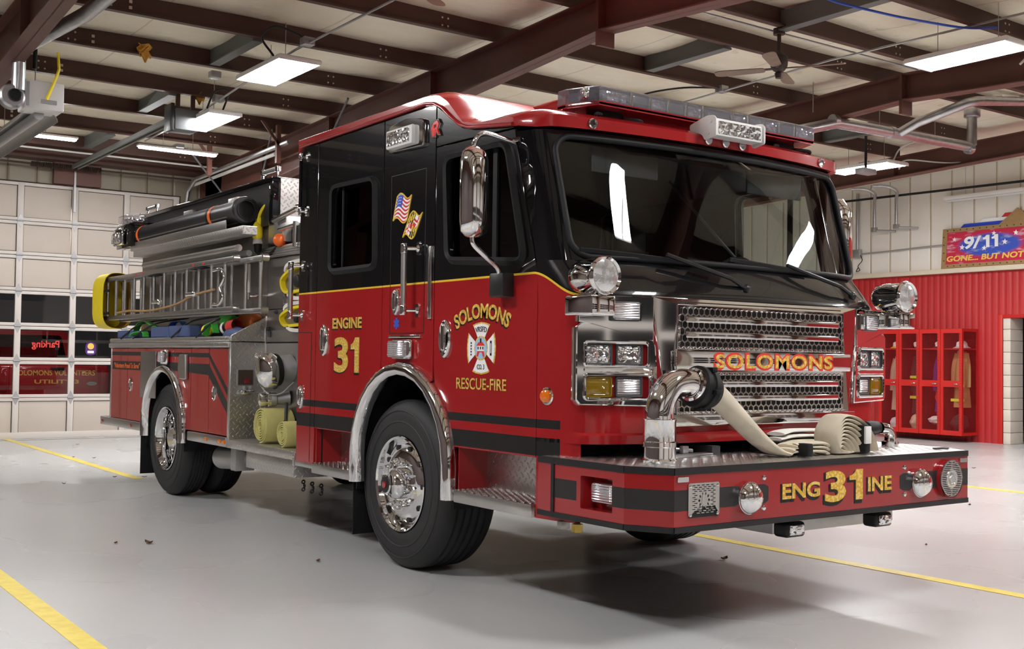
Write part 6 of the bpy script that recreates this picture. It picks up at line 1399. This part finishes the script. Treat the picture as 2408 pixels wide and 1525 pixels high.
for k, (y0, y1) in enumerate(((8.15, 7.5), (7.75, 6.9), (6.6, 6.1), (5.95, 5.5))):
    pipe('bungee_cord', cr([(-1.265, y0, 1.48), (-1.24, y0-.05, 1.52), (-1.17, (y0+y1)/2, 1.63), (-1.0, y1, 1.68)]), .009, 'cable_black', ['black bungee cord nearest the tail', 'black bungee cord second from the tail', 'black bungee cord third from the tail', 'black bungee cord nearest the pump panel'][k], 'cord', 8)
# rolled hoses
def hoseroll(name, c, axis, r, w, turns, m, label, grp=None, k0=.22, flat=1., th=.016):
    t = thing(name, label, 'hose roll', (c[0], c[1], c[2]-r*flat), grp)
    P = []; N = int(turns*30); a3 = Vector(axis).normalized(); e1 = a3.cross(Vector((0, 0, 1))).normalized(); e2 = Vector((0, 0, 1))
    for i in range(N+1):
        a = 2*PI*turns*i/N; q = r*(k0+(1-k0)*i/N)-th*.5; P.append(Vector(c)+e1*(q*cos(a-PI/2))+e2*(q*flat*sin(a-PI/2)))
    bm = bmesh.new(); rows = []
    for i, p in enumerate(P):
        n = (p-Vector(c)).normalized()*th*.42; ww = a3*(w/2)*(1+.012*sin(i*.7))
        rows.append([bm.verts.new(p+n*a+ww*b_) for a, b_ in ((1, -.92), (.5, -1), (-.5, -1), (-1, -.92), (-1, .92), (-.5, 1), (.5, 1), (1, .92))])
    for a, b_ in zip(rows, rows[1:]):
        for j in range(8): bm.faces.new((a[j], a[(j+1) % 8], b_[(j+1) % 8], b_[j]))
    bm.faces.new(rows[0]); bm.faces.new(rows[-1][::-1]); bmesh.ops.recalc_face_normals(bm, faces=bm.faces[:])
    B().take(bm).ob('hose', m, t, sm=50)
    return t
hoseroll('rolled_hose', (-1.08, 4.66, .775), (-1, .0, 0), .145, .24, 6, 'hose_yellow', 'larger yellow rolled hose standing on the running board', 'yellow rolled hoses')
hoseroll('rolled_hose', (-1.1, 4.2, .735), (-1, .0, 0), .105, .24, 5, 'hose_yellow', 'smaller yellow rolled hose beside the cab edge', 'yellow rolled hoses')
# crosslay hose folds poking out of the panel
for z, h, l in ((1.935, .095, 'upper yellow hose fold sticking out beside the cab rear'), (1.64, .07, 'lower yellow hose fold sticking out beside the cab rear')):
    t = thing('crosslay_hose', l, 'hose', (XP, 4.6, z), 'yellow hose folds at the pump panel')
    B().sweep(cr([(XP-.0, 4.4, z+h*1.15), (XP-.0, 4.6, z+h), (XP-.0, 4.78, z+h*.35), (XP-.0, 4.81, z-h*.2), (XP-.0, 4.76, z-h*.8), (XP-.0, 4.66, z-h), (XP-.0, 4.4, z-h*.9)], 6), [(-.04, -.011), (.04, -.011), (.04, .011), (-.04, .011)], up=(1, 0, 0)).ob('yellow_hose', 'yellow_vinyl', t)
    B().sweep(cr([(XP+.01, 4.4, z+h*1.6), (XP+.01, 4.62, z+h*1.5), (XP+.01, 4.72, z+h*1.2), (XP+.01, 4.74, z+h*.8)], 6), [(-.05, -.014), (.05, -.014), (.05, .014), (-.05, .014)], up=(1, 0, 0)).ob('white_hose', 'hose_white', t)
    B().sweep(cr([(XP+.01, 4.4, z-h*1.6), (XP+.01, 4.58, z-h*1.5), (XP+.01, 4.68, z-h*1.15)], 6), [(-.05, -.014), (.05, -.014), (.05, .014), (-.05, .014)], up=(1, 0, 0)).ob('white_hose', 'hose_white', t)
    B().cyl((XP-.04, 4.52, z-.01), (XP+.04, 4.52, z-.01), h*.55, n=16, bev=.01).ob('coupling', 'cable_black', t)
# ------------------------------------------------------------------ hose on the front bumper
t = thing('bumper_hose', 'tan fire hose running from the chrome elbow down to the folded bundle on the bumper', 'hose', (-.4, .25, .84))
e0 = Vector((-.77, .28, 1.205)); d = Vector((1, 0, -.25)).normalized()
B().lathe([(.08, 0), (.105, .005), (.108, .03), (.098, .035), (.098, .055), (.108, .06), (.108, .09), (.095, .1), (.085, .13), (.07, .135)], e0, d, 36).ob('coupling', 'black_rubber', t)
for k in range(5):
    a = 2*PI*k/5; e = d.orthogonal().normalized(); f_ = d.cross(e); B().box((-.018, -.02, -.01), (.018, .03, .015), .004, TR(e0+d*.06+(e*cos(a)+f_*sin(a))*.108)).ob('coupling_lug', 'black_rubber', t)
def hs(q):
    w = .06+.035*q; h = .06*(1-q)**1.1+.012; return [(h*cos(2*PI*i/20), w*sin(2*PI*i/20)) for i in range(20)]
pa = cr([(-.66, .28, 1.18), (-.58, .275, 1.13), (-.46, .26, 1.03), (-.34, .245, .93), (-.25, .235, .872), (-.19, .23, .85)], 8)
B().sweep(pa, hs, up=(0, 0, 1)).ob('hose', 'hose_tan', t, sm=70)
t = thing('folded_hose', 'bundle of folded tan hose held by straps at the middle of the bumper deck', 'hose', (.2, .25, .835))
def fold(y, x0, x1, z, m, wv, th=.022):
    P = cr([(x0, y, z), ((x0+x1)/2-.1, y+wv, z+.012), ((x0+x1)/2+.1, y, z+.012), (x1, y, z-.004)], 6)
    B().sweep(P, [(th*.5*cos(2*PI*i/12), .055*sin(2*PI*i/12)) for i in range(12)], up=(0, 0, 1)).ob('hose_layer', m, t, sm=70)
for k in range(4): fold(.42+.0*k, -.06+.02*k, .5, .85+.028*k, 'hose_white' if k > 1 else 'hose_tan', .02*(k-1))
for k in range(3): fold(.2, -.2+.02*k, .12, .846+.02*k, 'hose_tan', .01)
def loop(cx, cy, r, x1, k, z0):     # one flattened turn of the bundle, seen from its edge
    P = [(x1, cy, z0), (cx, cy, z0), (cx-r*.8, cy, z0+r*.35), (cx-r*.9, cy, z0+r*1.0), (cx-r*.3, cy, z0+r*1.7), (cx+r*.5, cy, z0+r*1.75), (cx+r*1.4, cy, z0+r*1.4), (cx+r*2.1, cy, z0+r*.7), (cx+r*2.4, cy, z0+.0)]
    B().sweep(cr(P, 6), [(.075*sin(2*PI*i/12), .0102*cos(2*PI*i/12)) for i in range(12)], up=(0, 1, 0)).ob('hose_layer', 'hose_tan', t, sm=70)
for k in range(9): loop(.2+.006*k, .2, .02+.0112*k, .3, k, .846)
B().box((.36, .1, .84), (.405, .3, .99), .008).ob('strap', 'black_rubber', t); B().box((.358, .095, .89), (.407, .11, .985), .004).ob('strap_label', 'white_plastic', t)
B().box((-.12, .1, .838), (-.07, .5, .905), .008, TR((0, 0, 0))).ob('strap', 'black_rubber', t)
o = B().sweep(cr([(.45, .42, .88), (.6, .43, .9), (.75, .43, .93), (.8, .43, .94)], 6), lambda q: [(.03*(.6+.4*q)*cos(2*PI*i/14), .05*(1-.35*q)*sin(2*PI*i/14)) for i in range(14)], up=(0, 0, 1)).ob('hose_end', 'hose_white', t, sm=70)
B().lathe([(.03, 0), (.046, .005), (.046, .07), (.04, .08), (.04, .11), (.03, .11)], (.795, .43, .94), (1, 0, .05), 24).ob('coupling', 'black_rubber', o)
